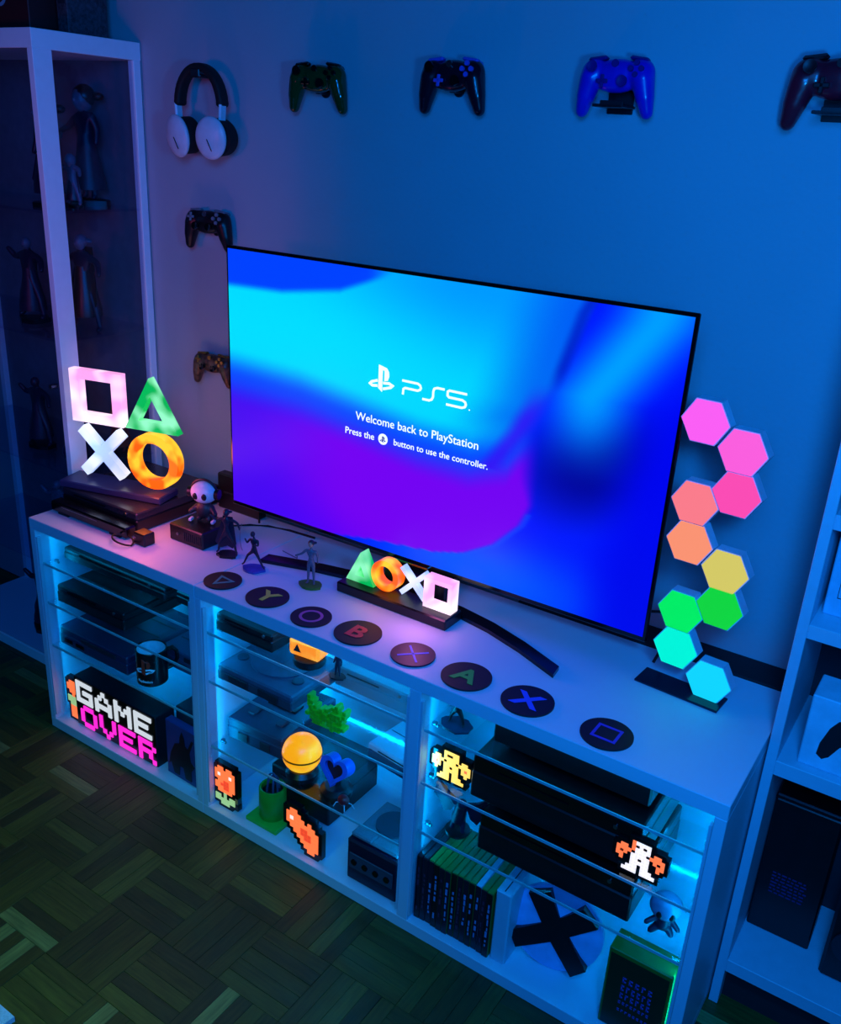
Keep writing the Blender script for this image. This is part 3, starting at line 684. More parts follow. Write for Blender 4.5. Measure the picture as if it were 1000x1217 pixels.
# ------------------------------------------------------------------ middle bay ornaments
z1, z2, z3 = SH[1]
ob = thing('block_lamp', 'glowing orange block lamp on a round black base, top shelf of middle bay', 'lamp', (.888, .058, z1))
MB().lathe([(0, 0), (.034, 0), (.036, .006), (.034, .016), (.026, .02), (0, .02)]).build('base', BLACKP, ob)
OGL = mat('orange_glow', 'ff9020', .4, emit=.95, ecol='ff8a1c', blobs=('ffb040', 30))
MB().box((0, 0, .041), (.078, .05, .040), .006, rot=(0, 0, .1)).build('block', OGL, ob)
MB().poly([(-.011, -.008), (.009, -.008), (-.001, .011)], .002, Matrix.Translation((-.012, -.0245, .042)) @ Matrix.Rotation(.1, 4, 'Z') @ FRONT).build('triangle_hole', BLACKG, ob)
yl = thing('ball_lamp', 'glowing yellow ball lamp on a black base, third shelf of middle bay', 'lamp', (.865, .062, z3))
MB().lathe([(0, 0), (.037, 0), (.038, .012), (.030, .022), (0, .022)]).build('base', BLACKP, yl)
MB().sph((0, 0, .062), .046, u=32, v=18).build('ball', mat('yellow_glow', 'ffb010', .35, emit=.9, ecol='ff9c08', blobs=('ffd030', 14)), yl)
MB().ringpoly(circ(.0468, 36), circ(.0448, 36), .004, Matrix.Translation((0, 0, .060))).build('seam', mat('amber_band', 'd07008', .4), yl)
hb = thing('heart_ornament', 'blue heart ornament with a dark red centre on a round black base', 'ornament', (.968, .060, z3))
MB().lathe([(0, 0), (.036, 0), (.037, .014), (.026, .022), (0, .022)]).build('base', BLACKP, hb)
def heart(k, n=40): return [(k*16*math.sin(t)**3, k*(13*math.cos(t)-5*math.cos(2*t)-2*math.cos(3*t)-math.cos(4*t))) for t in [2*PI*i/n for i in range(n)]]
MB().ringpoly(heart(.0024), heart(.0016), .03, Matrix.Translation((0, .015, .062)) @ Matrix.Rotation(-.25, 4, 'X') @ FRONT).build('frame', mat('heart_blue', '2068d8', .35), hb)
MB().poly(heart(.0016), .012, Matrix.Translation((0, .008, .062)) @ Matrix.Rotation(-.25, 4, 'X') @ FRONT).build('centre', mat('heart_red', '70141c', .4), hb)
MB().cyl((0, .004, .028), .008, .03, 14).build('stem', BLACKP, hb)
gb = thing('block_ornament', 'bright green ornament built of small cubes, second shelf of middle bay', 'ornament', (.952, .045, z2), .05)
GR = mat('green_blocks_glow', '20b818', .35, emit=.06, ecol='18b010')  # faint glow put into the cubes, which are no lamp
rr_ = random.Random(5); q = MB(); cz = .0094
for r, row in enumerate(['#.......#..', '##.....##.#', '###.##.####', '.#########.', '##########.', '.####.#####', '..##...##..']):
    for c_, s_ in enumerate(row):
        if s_ == '#': q.box(((c_-5)*cz, rr_.choice((-.004, 0, .003)), (6.5-r)*cz), (cz*.97, .022, cz*.97), .0008)
q.build('cubes', GR, gb, kind='stuff'); MB().box((0, 0, .0008), (.075, .02, .0016)).build('foot', GR, gb)
pp = thing('canister', 'green cylindrical pot with blue wire loops on a square green base', 'pot', (.770, .066, T))
GP = mat('pot_green', '1c9a28', .35)
MB().box((0, 0, .006), (.098, .088, .012), .002).build('base', mat('base_green', '26b83a', .4), pp)
MB().lathe([(0, .012), (.031, .012), (.033, .016), (.033, .094), (.031, .097), (.027, .095), (.026, .04), (0, .04)]).build('pot', GP, pp)
MB().lathe([(0, .0405), (.0255, .0405), (.0255, .084), (0, .086)]).build('filling', BLACKP, pp)
q = MB()
for k, (a, h_) in enumerate(((0, .05), (1.1, .042), (2.2, .036))):
    q.tube([(math.cos(a)*.016*math.cos(t), math.sin(a)*.016*math.cos(t)+.002*k, .084+h_*math.sin(t)) for t in [PI*i/12 for i in range(13)]], .0026, 7)
q.build('wire_loop', mat('wire_blue', '3a6a9c', .3, .6), pp)
rb = thing('red_ball', 'little red ball ornament with pale wire legs before the cube console', 'ornament', (1.008, .035, z3))
MB().sph((0, 0, .016), .013, (1.1, .9, 1)).build('ball', mat('ball_red', 'c01820', .3), rb)
q = MB()
for a in range(5): q.tube([(0, 0, .012), (.020*math.cos(a*1.25+.3), .014*math.sin(a*1.25+.3), .012), (.027*math.cos(a*1.25+.3), .019*math.sin(a*1.25+.3), .0013)], .0012, 5)
q.build('legs', WHITE2, rb)
tp = thing('book', 'pale folded booklet lying beside the red ball ornament', 'booklet', (1.045, .03, z3)); bpy.data.objects.remove(tp)

# ------------------------------------------------------------------ game cases
SP = [mat('spine_black', '0b0b14', .35), mat('spine_plum', '181024', .35), mat('spine_navy', '0c1226', .35)]
GT = mat('case_green', '1c7a2c', .3); TX = mat('spine_print', '8a90c0', .5); TX2 = mat('spine_print_red', '7a3048', .5)
def case_proto(cm, spn, seedn):
    rr = random.Random(seedn); w, d, h = .0138, .135, .170
    me1 = MB().box((w/2, d/2, h/2), (w-.0008, d, h), .0012).mesh('shell'); me1.materials.append(cm)
    me2 = MB().box((w/2, -.0006, h/2), (w-.0012, .0018, h-.004), .0004).mesh('spine'); me2.materials.append(spn)
    q = MB(); z = h-.03
    while z > .03:
        l = rr.uniform(.004, .016)
        if rr.random() < .8: q.box((w/2+rr.uniform(-.0008, .0008), -.0017, z-l/2), (rr.uniform(.0028, .005), .0006, l))
        z -= l+rr.uniform(.002, .008)
    me3 = q.mesh('title_print', False); me3.materials.append(rr.choice((TX, TX, TX2))); return me1, me2, me3
cols_ = [DARKG, DARKG, GT, GT, GT, GT, GT, GT, GT, GT, mat('case_clear', '8fb8c8', .3), GT, GT]
ordn = ['first', 'second', 'third', 'fourth', 'fifth', 'sixth', 'seventh', 'eighth', 'ninth', 'tenth', 'eleventh', 'twelfth', 'thirteenth']
for k in range(13):
    c3 = case_proto(cols_[k], SP[k % 3], k)
    desc = {0: 'dark', 1: 'dark', 10: 'pale topped'}.get(k, 'green')
    t = thing('game_case', '%s game case, %s from the left in the upright row, right bay floor' % (desc, ordn[k]), 'game case', (1.217+k*.0142, .018+random.uniform(0, .004), T), random.uniform(-.008, .008), 'game cases standing in the right bay')
    for nm, me in zip(('shell', 'spine', 'title_print'), c3): link(nm, me, None, t)
wc = thing('white_case', 'thick white case standing between the game cases and the round emblem plate', 'case', (1.4035, .022, T))
MB().box((.018, .075, .092), (.034, .15, .184), .003).build('body', WHITE2, wc)
MB().box((.018, .075, .1845), (.002, .14, .0015)).build('seam', DARKG, wc)
# round emblem plate with the black X
ep = thing('emblem_plate', 'round pale plate with a big black X, standing on the right bay floor', 'plaque', (1.515, .085, T), math.radians(10))
R_ = .097
EM = Matrix.Translation((0, 0, R_)) @ Matrix.Rotation(math.radians(-8), 4, 'X')
MB().lathe([(0, 0), (R_*.9, 0), (R_, .006), (R_*.985, .014), (R_*.7, .024), (R_*.35, .029), (0, .030)], seg=48).build('plate', mat('plate_blue_white', 'a8c0f0', .35), ep).matrix_local = EM @ Matrix.Translation((0, .015, 0)) @ FRONT
def xarm():
    q = MB()
    for sx in (-1, 1):
        for sy in (-1, 1):
            a = [(0, 0)]
            rin = R_*1.0
            q.poly([(0, sy*.022) if 0 else (-sx*.006, sy*.016), (sx*.022, -sy*.004), (sx*.074, sy*.046), (sx*.060, sy*.070), (sx*.044, sy*.081)], .002)
    return q
# X laid over the domed front as a thick slab following the circle
q = MB().poly([(x*R_, y*R_) for x, y in ((0, .40), (.36, .87), (.76, .60), (.30, .10), (.86, -.46), (.62, -.76), (0, -.22), (-.62, -.76), (-.86, -.46), (-.30, .10), (-.76, .60), (-.36, .87))], .022, z0=.011)
q.build('cross', BLACKP, ep).matrix_local = EM @ Matrix.Translation((0, .015, 0)) @ FRONT @ Matrix.Rotation(math.radians(-10), 4, 'Z')
MB().box((0, .02, .004), (.08, .05, .008), .002).build('foot', BLACKP, ep)
# green box
gx = thing('game_box', 'tall dark green box with blue lettering at the right end of the right bay floor', 'box', (1.706, .022, T))
GBX = mat('box_green', '14701e', .4); 
MB().box((0, .028, .095), (.122, .055, .19), .002).build('carton', GBX, gx)
MB().box((0, -.0002, .092), (.112, .001, .176)).build('front_print', mat('box_front_dark', '0a2410', .4), gx)
for k, (tx, wd) in enumerate((('HOME', .050), ('ARCADE', .056), ('CLASSIC', .058))):
    pass
m = MB(); rr_ = random.Random(9)
for r, (h_, n_) in enumerate(((.015, 5), (.017, 6), (.015, 6), (.008, 8), (.007, 8))):
    z = .135-r*.0195; x = -.03
    for k in range(n_):
        w_ = .062/n_
        m.box((x+w_*.4, -.0012, z-h_*.35), (w_*.22, .001, h_*.8)); m.box((x+w_*.6, -.0012, z-h_*.05), (w_*.5, .001, h_*.18))
        if rr_.random() < .6: m.box((x+w_*.6, -.0012, z-h_*.62), (w_*.5, .001, h_*.18))
        x += w_
m.build('lettering', mat('box_blue_print', '3a52b0', .5), gx)
cu = thing('blue_card', 'small blue plastic cover leaning behind the round emblem plate', 'card', (1.42, .29, T)); bpy.data.objects.remove(cu)

# ================================================================== CONTROLLERS
def pad_body():
    q = MB()
    q.sph((0, 0, .012), .03, (1.75, .62, .88)); q.sph((0, .0, -.002), .03, (1.4, .5, .62))
    for s in (-1, 1):
        q.sph((s*.045, 0, .012), .027, (1, .72, 1))
        q.cap((s*.050, 0, .005), (s*.058, .004, -.025), .0225, .018); q.cap((s*.058, .004, -.025), (s*.064, .010, -.050), .018, .0125)
    return remeshed(q, 'body', .0032, 8)
PADB = pad_body()
PM = {}
def pmesh(k, f):
    if k not in PM: PM[k] = f()
    return PM[k]
def gamepad(name, label, loc, rot, body, stick=BLACKG, btn=DARKG, sc=1.0, dpad=None, guide=None, trim=None, offset=True, btncols=None):
    t = thing(name, label, 'controller', loc); t.rotation_euler = rot; t.scale = (sc, sc, sc)
    me = PADB.copy(); me.materials.clear(); link('body', me, body, t)
    def P(nm, f, m, loc, rz=0):
        me = pmesh((nm, m.name), f)
        o = link(nm, me, m, t); o.location = loc; o.rotation_euler = (0, rz, 0); return o
    stk = lambda: MB().lathe([(0, 0), (.006, 0), (.006, .006), (.0095, .008), (.0095, .011), (.006, .0105), (0, .009)], seg=20)
    def stm():
        m = stk().mesh('thumbstick'); m.transform(FRONT); return m
    s1 = (-.040, -.020, .020) if offset else (-.022, -.017, -.004)
    P('thumbstick', stm, stick, s1); P('thumbstick', stm, stick, (.021, -.017, -.004))
    def dp(): return MB().box((0, 0, 0), (.022, .004, .0065), .001).box((0, 0, 0), (.0065, .004, .022), .001).mesh('direction_pad')
    P('direction_pad', dp, dpad or btn, (-.021, -.0185, -.003) if offset else (-.042, -.021, .018))
    def bt(): return MB().cyl((0, 0, 0), .0048, .005, 14, rot=(PI/2, 0, 0)).mesh('face_button')
    for k, (dx, dz_) in enumerate(((0, .010), (.010, 0), (0, -.010), (-.010, 0))):
        P('face_button', bt, (btncols or [btn]*4)[k], (.042+dx, -.0205, .018+dz_))
    P('guide_button', lambda: MB().cyl((0, 0, 0), .0065, .003, 20, rot=(PI/2, 0, 0)).mesh('guide_button'), guide or btn, (0, -.0185, .027))
    for s in (-1, 1):
        P('bumper', lambda: MB().box((0, 0, 0), (.036, .016, .007), .003).mesh('bumper'), trim or btn, (s*.040, -.002, .037), s*.12)
        P('trigger', lambda: MB().box((0, 0, 0), (.022, .02, .010), .004).mesh('trigger'), trim or btn, (s*.044, .014, .034), s*.12)
    return t
WY = .468
gamepad('game_controller', 'glossy black and green controller hung on the wall, nearest right of the headphones', (.552, WY, 1.687), (-.12, 0, .12),
        mat('pad_green', '0a3a18', .15, coat=.6), btn=BLACKG, sc=1.0)
gamepad('game_controller', 'dark maroon controller with blue buttons hung above the television middle', (.905, WY, 1.697), (-.12, 0, 0),
        mat('pad_maroon', '2a0a1c', .25, coat=.4), btn=mat('pad_blue_btn', '3a50c0', .4), sc=1.03, dpad=mat('pad_blue_btn', '3a50c0', .4), guide=METAL)
c3 = gamepad('game_controller', 'deep blue controller on a wall bracket, between the maroon and red ones', (1.262, WY-.004, 1.701), (-.12, 0, 0),
        mat('pad_blue', '1418b8', .3, coat=.4), stick=mat('pad_navy', '101070', .4), btn=mat('pad_navy', '101070', .4))
c4 = gamepad('game_controller', 'dark red controller on a wall bracket at the upper right edge', (1.648, WY-.004, 1.700), (-.12, 0, 0),
        mat('pad_red', 'b01428', .3, coat=.4), stick=mat('pad_wine', '3a0810', .4), btn=mat('pad_wine', '3a0810', .4), sc=1.12)
gamepad('game_controller', 'black controller with white grips hung above the television corner', (.195, WY, 1.350), (-.15, 0, .1),
        BLACKP, btn=GREYP, offset=False, sc=.98, guide=METAL)
gamepad('game_controller', 'small patterned brown controller hung left of the television', (.195, WY, .985), (-.15, 0, .1),
        mat('pad_camo', '5a4030', .35, var=.8, scale=60), btn=mat('pad_gold', 'b08a40', .3, .8), sc=.86, offset=False)
BR = mat('bracket_black', '10131c', .4)
for nm, x, lab in (('wall_bracket', 1.262, 'black wall bracket holding the deep blue controller'), ('wall_bracket', 1.648, 'black wall bracket holding the dark red controller')):
    t = thing(nm, lab, 'bracket', (x, .5, 1.672))
    MB().box((0, -.003, .0), (.05, .006, .05), .001).build('wall_plate', BR, t)
    MB().box((0, -.035, -.013), (.058, .066, .005), .001).build('shelf', BR, t)
    MB().box((0.008, -.066, -.010), (.045, .004, .011), .001).build('lip', BR, t)
for x, z, lab in ((.552, 1.67, 'small black hook behind the black and green controller'), (.905, 1.68, 'small black hook behind the maroon controller'), (.195, 1.335, 'small black hook behind the controller with white grips'), (.195, .972, 'small black hook behind the patterned brown controller')):
    t = thing('wall_hook', lab, 'hook', (x, .5, z))
    MB().cyl((0, -.002, 0), .012, .004, 16, rot=(PI/2, 0, 0)).build('wall_plate', BR, t)
    MB().box((0, -.016, -.0), (.014, .028, .010), .001).build('arm', BR, t)

# ------------------------------------------------------------------ headphones
hp = thing('headphones', 'black and white over-ear headphones hanging on the wall beside the glass cabinet', 'headphones', (.205, .448, 1.555)); hp.scale = (1.09, 1, 1)
SILV = mat('silver_white', 'd4d8e4', .35)
q = MB()
A = [(.066*math.cos(t), .0, .075+.085*math.sin(t)) for t in [PI*i/20 for i in range(21)]]
for i in range(20): q.box(((A[i][0]+A[i+1][0])/2, 0, (A[i][2]+A[i+1][2])/2), (.0168, .032, .018), .004, rot=(0, -math.atan2(A[i+1][2]-A[i][2], A[i+1][0]-A[i][0]), 0))
hbm = remeshed(q, 'headband', .0035, 4); link('headband', hbm, mat('band_black', '0a0b10', .7), hp)
for s in (-1, 1):
    MB().box((s*.068, -.004, .060), (.008, .022, .045), .003, rot=(0, s*.08, 0)).build('slider', SILV, hp)
    c = thing('ear_cup', '', '', (s*.050, -.006, .018)); del c['label']; del c['category']; bpy.data.objects.remove(c)
    rot = (math.radians(6), s*.1, s*.18)
    MB().sph((s*.052, -.026, .004), .044, (.92, .34, 1.12), rot, 28, 16).build('ear_cup', SILV, hp, label='silver white ear cup')
    MB().cyl((s*.052, -.002, .006), .043, .034, 32, rot=(PI/2+rot[0], 0, rot[2])).build('ear_cushion', mat('cushion_black', '090a0e', .8), hp)
    MB().box((s*.052+.008, -.0415, -.012), (.002, .002, .03), .0005, rot=(0, -.5, 0)).build('cup_slot', BLACKP, hp)
t = thing('wall_hook', 'black hook on the wall carrying the headphones', 'hook', (.205, .5, 1.695))
MB().cyl((0, -.002, 0), .014, .004, 18, rot=(PI/2, 0, 0)).build('wall_plate', BR, t)
MB().box((0, -.035, 0), (.03, .066, .008), .003).build('arm', BR, t); MB().box((0, -.068, .006), (.03, .005, .018), .002).build('lip', BR, t)

# ================================================================== FIGURINES
POSE = {
 'stand': dict(hip=(.05, 0, .50), knee=((-.07, -.01, .27), (.07, 0, .27)), foot=((-.09, 0, .03), (.09, 0, .03)), toe=((-.10, -.05, .02), (.10, -.05, .02)), elb=((-.15, .01, .62), (.15, .01, .62)), hand=((-.18, -.03, .48), (.18, -.04, .48)), head=(0, -.01, .90)),
 'run': dict(hip=(.05, 0, .48), knee=((-.17, -.02, .32), (.12, 0, .30)), foot=((-.30, 0, .06), (.24, 0, .08)), toe=((-.35, -.02, .03), (.29, -.01, .03)), elb=((-.18, -.02, .64), (.13, -.02, .62)), hand=((-.24, -.03, .76), (.05, -.08, .66)), head=(-.02, -.02, .90)),
 'reach': dict(hip=(.05, 0, .50), knee=((-.05, -.01, .27), (.06, 0, .27)), foot=((-.07, 0, .03), (.07, 0, .03)), toe=((-.09, -.05, .02), (.09, -.05, .02)), elb=((-.20, -.03, .66), (.14, .02, .64)), hand=((-.34, -.06, .60), (.16, -.02, .50)), head=(0, -.01, .90)),
 'wide': dict(hip=(.06, 0, .46), knee=((-.15, -.02, .26), (.15, 0, .26)), foot=((-.20, 0, .04), (.20, 0, .04)), toe=((-.22, -.06, .02), (.22, -.06, .02)), elb=((-.24, 0, .70), (.24, 0, .70)), hand=((-.34, -.05, .82), (.32, -.06, .58)), head=(0, -.02, .88)),
}
BM = {}
def body_mesh(pose, bulk=1.0):
    if (pose, bulk) in BM: return BM[(pose, bulk)]
    p = POSE[pose]; V = []; E = []; R = []
    def a(co, r): V.append(co); R.append(r*bulk); return len(V)-1
    pel = a((0, 0, .50), .062); wa = a((0, 0, .58), .050); ch = a((0, 0, .70), .068); nk = a((0, 0, .80), .024); hd_ = a(p['head'], .026)
    E += [(pel, wa), (wa, ch), (ch, nk), (nk, hd_)]
    for i, s in enumerate((-1, 1)):
        sh_ = a((s*.105, 0, .755), .034); el = a(p['elb'][i], .026); ha = a(p['hand'][i], .018); E += [(ch, sh_), (sh_, el), (el, ha)]
        hp_ = a((s*p['hip'][0], 0, p['hip'][2]-.05), .048); kn = a(p['knee'][i], .034); ft = a(p['foot'][i], .022); to = a(p['toe'][i], .018); E += [(pel, hp_), (hp_, kn), (kn, ft), (ft, to)]
    me = bpy.data.meshes.new('b'); me.from_pydata(V, E, []); o = bpy.data.objects.new('b', me); COL.objects.link(o)
    o.modifiers.new('s', 'SKIN')
    if not me.skin_vertices: pass
    for i, r in enumerate(R): me.skin_vertices[0].data[i].radius = (r, r)
    me.skin_vertices[0].data[0].use_root = True
    u = o.modifiers.new('u', 'SUBSURF'); u.levels = 1; u.render_levels = 1
    BM[(pose, bulk)] = evaluated(o, 'body'); return BM[(pose, bulk)]
def figurine(label, loc, h, pose, body, base=None, head=None, hair=None, coat=None, item=None, rz=0, bulk=1.0, name='figurine', baser=.2, headr=.062, extra=None):
    t = thing(name, label, 'figurine', loc, rz)
    bh = .0
    if base:
        bh = .05
        rr = random.Random(int(h*1e4)); prof = [(baser*h*(1+rr.uniform(-.14, .14))*math.cos(2*PI*i/16), baser*h*.8*(1+rr.uniform(-.14, .14))*math.sin(2*PI*i/16)) for i in range(16)]
        MB().poly(prof, bh*h).build('base', base, t)
    me = body_mesh(pose, bulk).copy(); me.materials.clear(); o = link('body', me, body, t); o.scale = (h*.95,)*3; o.location = (0, 0, (bh-.004)*h)
    hx_, hy_, hz_ = [c*h*.95 for c in POSE[pose]['head']]; hz_ += bh*h
    r = headr*h
    MB().sph((hx_, hy_, hz_), r, (.85, .95, 1.1), u=16, v=12).sph((hx_, hy_-r*.9, hz_-r*.1), r*.18, u=8, v=6).build('head', head or body, t)
    if hair: MB().sph((hx_, hy_+r*.22, hz_+r*.28), r*1.08, (.95, .95, .95)).sph((hx_+r*.9, hy_+r*.9, hz_+r*.3), r*.55, (1.3, 1, .7)).build('hair', hair, t)
    if coat: MB().lathe([(.075*h, .62*h), (.09*h, .5*h), (.15*h, .22*h), (.155*h, .14*h), (.145*h, .14*h), (.08*h, .5*h), (.066*h, .62*h)], seg=18).build('coat', coat, t)
    if item == 'sword':
        hnd = Vector(POSE[pose]['hand'][0])*h*.95+Vector((0, 0, bh*h))
        MB().box(hnd+Vector((-.10*h, -.01*h, .0)), (.34*h, .006*h, .018*h), rot=(0, .3, 0)).box(hnd+Vector((.05*h, 0, -.015*h)), (.012*h, .02*h, .06*h)).build('sword', METAL, t)
    if item == 'bow':
        hnd = Vector(POSE[pose]['hand'][0])*h*.95+Vector((0, 0, bh*h))
        MB().tube([hnd+Vector((-.03*h-.10*h*math.cos(a_), 0, .36*h*math.sin(a_))) for a_ in [-1.2+2.4*i/12 for i in range(13)]], .007*h, 6).build('bow', METAL, t)
    if item == 'cape':
        q = MB(); q.poly([(-.10*h, .0), (.10*h, 0), (.20*h, -.52*h), (.13*h, -.62*h), (.02*h, -.58*h), (-.12*h, -.64*h), (-.24*h, -.54*h)], .012*h, Matrix.Translation((0, .05*h, .80*h)) @ Matrix.Rotation(-.12, 4, 'X') @ FRONT)
        q.build('cape', coat or body, t)
    return t
FD = mat('figure_navy', '141a34', .45, var=.3); FP = mat('figure_plum', '241a34', .45, var=.3); FG = mat('figure_grey', '5a6478', .4, var=.3); FW = mat('figure_white', 'd8e0ec', .4)
FB = mat('figure_blue', '2a48a0', .35, var=.3); FGn = mat('base_moss', '3f6a1c', .6, var=.3); FSK = mat('figure_skin', 'b08a78', .5)
figurine('dark caped figurine on a black rocky base at left of the coaster row', (.545, .160, H), .125, 'wide', FD, BLACKP, FP, FD, None, 'cape', rz=.3)
figurine('running archer figurine with a bow on a blue base, before the television stand', (.646, .145, H), .100, 'run', FP, FB, FP, item='bow', rz=.2, baser=.28)
figurine('figurine with tied hair and a sword on a round mossy green base', (.800, .165, H), .115, 'reach', FG, FGn, FSK, FP, item='sword', rz=.25, baser=.24)
# black box with the round-headed toy
bx_ = thing('black_box', 'small black box under the white headed toy on the cabinet top', 'box', (.425, .192, H), math.radians(0))
MB().box((0, 0, .022), (.115, .105, .044), .003).build('body', BLACKP, bx_)
MB().cyl((-.028, -.053, .022), .004, .002, 12, rot=(PI/2, 0, 0)).build('button', METAL, bx_)
q = MB()
for k in range(9): q.box((-.005+k*.007, -.053, .022), (.002, .002, .022))
q.build('vent', DARKG, bx_)
pt = thing('toy_figure', 'chubby toy with a big white head wearing black headphones, on the small black box', 'figurine', (.425, .205, H+.044), .35); pt.scale = (.82,)*3
q = MB().sph((0, 0, .036), .026, (1, .85, 1.1)).cap((-.022, 0, .045), (-.040, -.014, .030), .010, .008).cap((.022, 0, .045), (.040, -.014, .030), .010, .008).cap((-.012, 0, .018), (-.016, -.01, .008), .012, .008).cap((.012, 0, .018), (.016, -.01, .008), .012, .008)
link('body', remeshed(q, 'body', .003, 5), DARKG, pt)
MB().sph((0, 0, .092), .036, (1.15, .95, .95), u=24, v=14).build('head', FW, pt)
for s in (-1, 1): MB().sph((s*.014, -.0315, .088), .0085, (1, .45, 1.25)).build('eye', BLACKP, pt)
MB().tube([(.041*math.cos(t_), .0, .092+.040*math.sin(t_)) for t_ in [PI*i/14 for i in range(15)]], .0042, 8).build('headband', BLACKP, pt)
for s in (-1, 1): MB().cyl((s*.043, 0, .090), .016, .012, 20, rot=(0, PI/2, 0)).build('ear_pad', BLACKP, pt)
for s in (-1, 1): MB().box((s*.036, -.02, .008), (.010, .020, .010), .002).build('shoe', FW, pt)
# black bar and round camera in front of the console
kb = thing('sensor_bar', 'long black sensor bar in front of the flat black console at left', 'sensor bar', (.155, .078, H))
MB().box((0, 0, .018), (.29, .035, .028), .004).build('bar', BLACKG, kb); MB().box((-.03, -.018, .024), (.14, .001, .002)).build('trim_line', METAL, kb)
for s in (-.1, .1): MB().box((s, 0, .002), (.04, .03, .004)).build('foot', BLACKP, kb)
rg = thing('cable_loop', 'thin black cable looped on the cabinet edge by the sensor bar', 'cable', (.305, .050, H))
MB().tube([(.030*math.cos(a_*PI/9), .020*math.sin(a_*PI/9)-.002, .003+.012*abs(math.sin(a_*PI/18))) for a_ in range(18)], .0024, 7, True).build('cable', CABLE, rg)
ad_ = thing('adapter', 'small black adapter block beside the cable loop on the cabinet top', 'adapter', (.345, .080, H))
MB().box((0, 0, .016), (.040, .035, .032), .003).build('body', BLACKP, ad_); MB().box((-.012, -.018, .02), (.008, .002, .004)).build('socket', METAL, ad_)
ro = thing('router', 'black device with an upright black cable behind the white headed toy', 'router', (.33, .385-.005, H))
MB().box((.05, 0, .05), (.15, .03, .10), .004).build('body', BLACKP, ro); MB().box((.05, -.0155, .05), (.10, .001, .004)).build('trim_line', DARKG, ro)
tag(MB().tube([(.38, .39, .745)]+[(.405-.022*math.cos(t_), .40, .75+.05*math.sin(t_)) for t_ in [PI*i/8 for i in range(9)]]+[(.435, .385, .70), (.45, .37, .66), (.47, .35, .6385)], .0028, 7).build('cable', CABLE), 'arched black cable rising from the router at left of the television', 'cable')
tag(MB().tube([(.425, .285, .638), (.46, .325, .638), (.50, .35, .638), (.56, .365, .638), (.64, .37, .638)], .003, 7).build('cable', CABLE), 'black cable crossing the cabinet top behind the dark caped figurine', 'cable')
tag(MB().tube([(1.545, .34, .638), (1.552, .37, .67), (1.550, .39, .70), (1.538, .40, .725), (1.515, .36, .735)], .003, 7).build('cable', CABLE), 'black cable hanging behind the right edge of the television', 'cable')
# dark strip built for the shaded gap between cabinet and wall
tr = struct(MB().bx(1.2, 1.80, .412, .498, .52, .632, .002).build('gap_shade', mat('gap_shade_black', '0c0f18', .7)))

# right bay figures
z1, z2, z3 = SH[2]
figurine('black figurine on a dark base on the top glass shelf, left end of right bay', (1.262, .060, z1), .082, 'wide', BLACKP, FD, item=None, bulk=1.5, headr=.11, baser=.42)
bd = thing('winged_figurine', 'black winged creature figurine on the lowest glass shelf, left end of right bay', 'figurine', (1.285, .060, z3))
q = MB().cap((0, 0, .035), (.01, -.01, .070), .016, .012).sph((.014, -.016, .086), .011).cap((-.008, 0, .03), (-.012, -.004, .006), .007, .005).cap((.010, 0, .03), (.014, -.004, .006), .007, .005)
for s in (-1, 1): q.cap((s*.01, .002, .066), (s*.042, .006, .084), .008, .005).cap((s*.042, .006, .084), (s*.056, .004, .100), .005, .003)
link('body', remeshed(q, 'body', .0026, 4), FD, bd)
for s in (-1, 1): MB().poly([(s*.01, .066), (s*.058, .100), (s*.066, .062), (s*.050, .050), (s*.040, .030), (s*.024, .036)][::s], .004, Matrix.Translation((0, .010, 0)) @ FRONT).build('wing', FP, bd)
MB().cyl((0, 0, .003), .026, .006, 20).build('base', BLACKP, bd)
fr_ = thing('toy_figure', 'small dark toy with a pale round head on the lowest glass shelf, right end', 'figurine', (1.722, .060, z3), .3)
q = MB().sph((0, 0, .026), .014, (1, .9, 1.3)).cap((-.008, 0, .016), (-.020, -.006, .006), .008, .006).cap((.008, 0, .016), (.016, -.006, .006), .008, .006).cap((-.012, 0, .034), (-.030, -.01, .026), .006, .005).cap((.012, 0, .034), (.026, -.01, .024), .006, .005)
link('body', remeshed(q, 'body', .0022, 4), FD, fr_)
MB().sph((0, 0, .064), .027, (1.1, 1, .95), u=20, v=12).build('head', mat('toy_pale', '6a88a8', .4), fr_)
for s in (-1, 1): MB().sph((s*.011, -.024, .061), .006, (1, .4, 1.3)).build('eye', BLACKP, fr_)
# tiny figures middle bay
figurine('tiny dark figurine right of the orange block lamp', (.972, .050, SH[1][0]), .062, 'stand', FD, BLACKP, bulk=1.5, headr=.13, baser=.3)

# figures in the display cabinet
x_ = -.056
figurine('large dark armoured figurine with wide shoulders, top shelf of the glass cabinet', (-.15, .33, DS[0]), .13, 'wide', FG, BLACKP, FG, coat=FP, bulk=1.9, headr=.12, item='cape')
figurine('slim figurine with white head behind the armoured one, top shelf of the glass cabinet', (-.20, .42, DS[0]), .29, 'reach', FD, BLACKP, FG, hair=BLACKP, coat=FD, bulk=1.4, headr=.10, item='sword')
figurine('round-headed pale figurine near the glass on the top cabinet shelf', (-.165, .27, DS[0]), .25, 'stand', FD, BLACKP, FG, hair=BLACKP, coat=FP, bulk=1.5, headr=.12, item='cape')
figurine('tall long-coated figurine with a sword on the second cabinet shelf', (-.15, .34, DS[1]), .275, 'wide', FD, None, FG, hair=FG, coat=BLACKP, item='cape', bulk=1.3)
figurine('broad dark figurine at left on the second cabinet shelf', (-.33, .30, DS[1]), .24, 'wide', FP, BLACKP, FG, coat=FP, bulk=1.5)
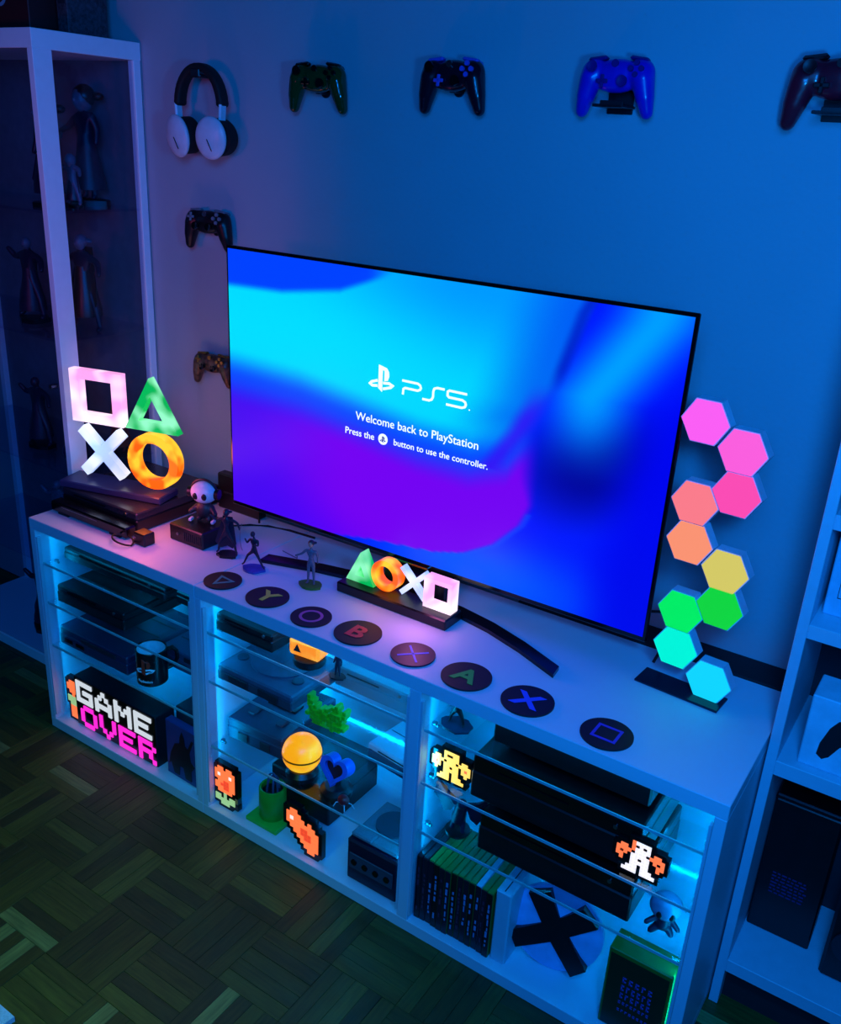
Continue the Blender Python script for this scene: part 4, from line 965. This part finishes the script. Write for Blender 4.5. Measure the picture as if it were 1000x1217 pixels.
figurine('reddish figurine seen through the square light, third cabinet shelf', (-.125, .40, DS[2]), .15+.05, 'stand', mat('figure_rust', '6a2c20', .5, var=.3), BLACKP, FSK, hair=FP, coat=mat('figure_rust', '6a2c20', .5))
figurine('dark horned figurine at left on the third cabinet shelf', (-.34, .29, DS[2]), .22, 'wide', FD, BLACKP, FP, coat=FD, bulk=1.5)
figurine('bulky grey figurine on the fourth cabinet shelf', (-.30, .30, DS[3]), .23, 'wide', FG, BLACKP, FG, coat=FD, bulk=1.6)
figurine('thin black figurine on the fourth cabinet shelf near the door', (-.20, .27, DS[3]), .21, 'stand', BLACKP, FD, FP, coat=BLACKP, bulk=1.2)
figurine('large black caped figurine on the cabinet floor behind the glass door', (-.22, .30, .035), .27, 'wide', BLACKP, FD, FP, coat=BLACKP, item='cape', bulk=1.5)
figurine('dark figurine with spread arms on the cabinet floor at left', (-.42, .29, .035), .24, 'wide', FD, BLACKP, FG, coat=FP, bulk=1.5)
orb = thing('glass_orb', 'dark blue glossy orb with violet glints on a cabinet shelf', 'ornament', (-.125, .245, DS[2]-.0))
MB().lathe([(0, 0), (.026, 0), (.024, .006), (.015, .014), (0, .016)]).build('stand', BLACKP, orb)
MB().sph((0, 0, .046), .034, u=24, v=16).build('ball', mat('orb_blue', '181850', .08, coat=1), orb)
# boxes on top of the display cabinet
rbx = thing('collector_box', 'dark red box with a pale round emblem on top of the glass cabinet', 'box', (-.32, .36, DH))
MB().box((0, 0, .12), (.26, .17, .24), .002).build('carton', mat('dark_red_card', '4a1418', .6), rbx)
MB().ringpoly(circ(.026), circ(.018), .0015, Matrix.Translation((.02, -.085, .085)) @ FRONT).build('emblem', mat('emblem_pale', '8aa8c0', .5), rbx)
gbx = thing('grey_box', 'narrow grey speckled box beside the dark red box on the glass cabinet', 'box', (-.150, .40, DH))
MB().box((0, 0, .10), (.04, .12, .20), .002).build('carton', mat('grey_speckle', '3c3a44', .7, var=.6, scale=120), gbx); MB().box((0, -.0605, .12), (.026, .001, .10)).build('front_label', DARKG, gbx)
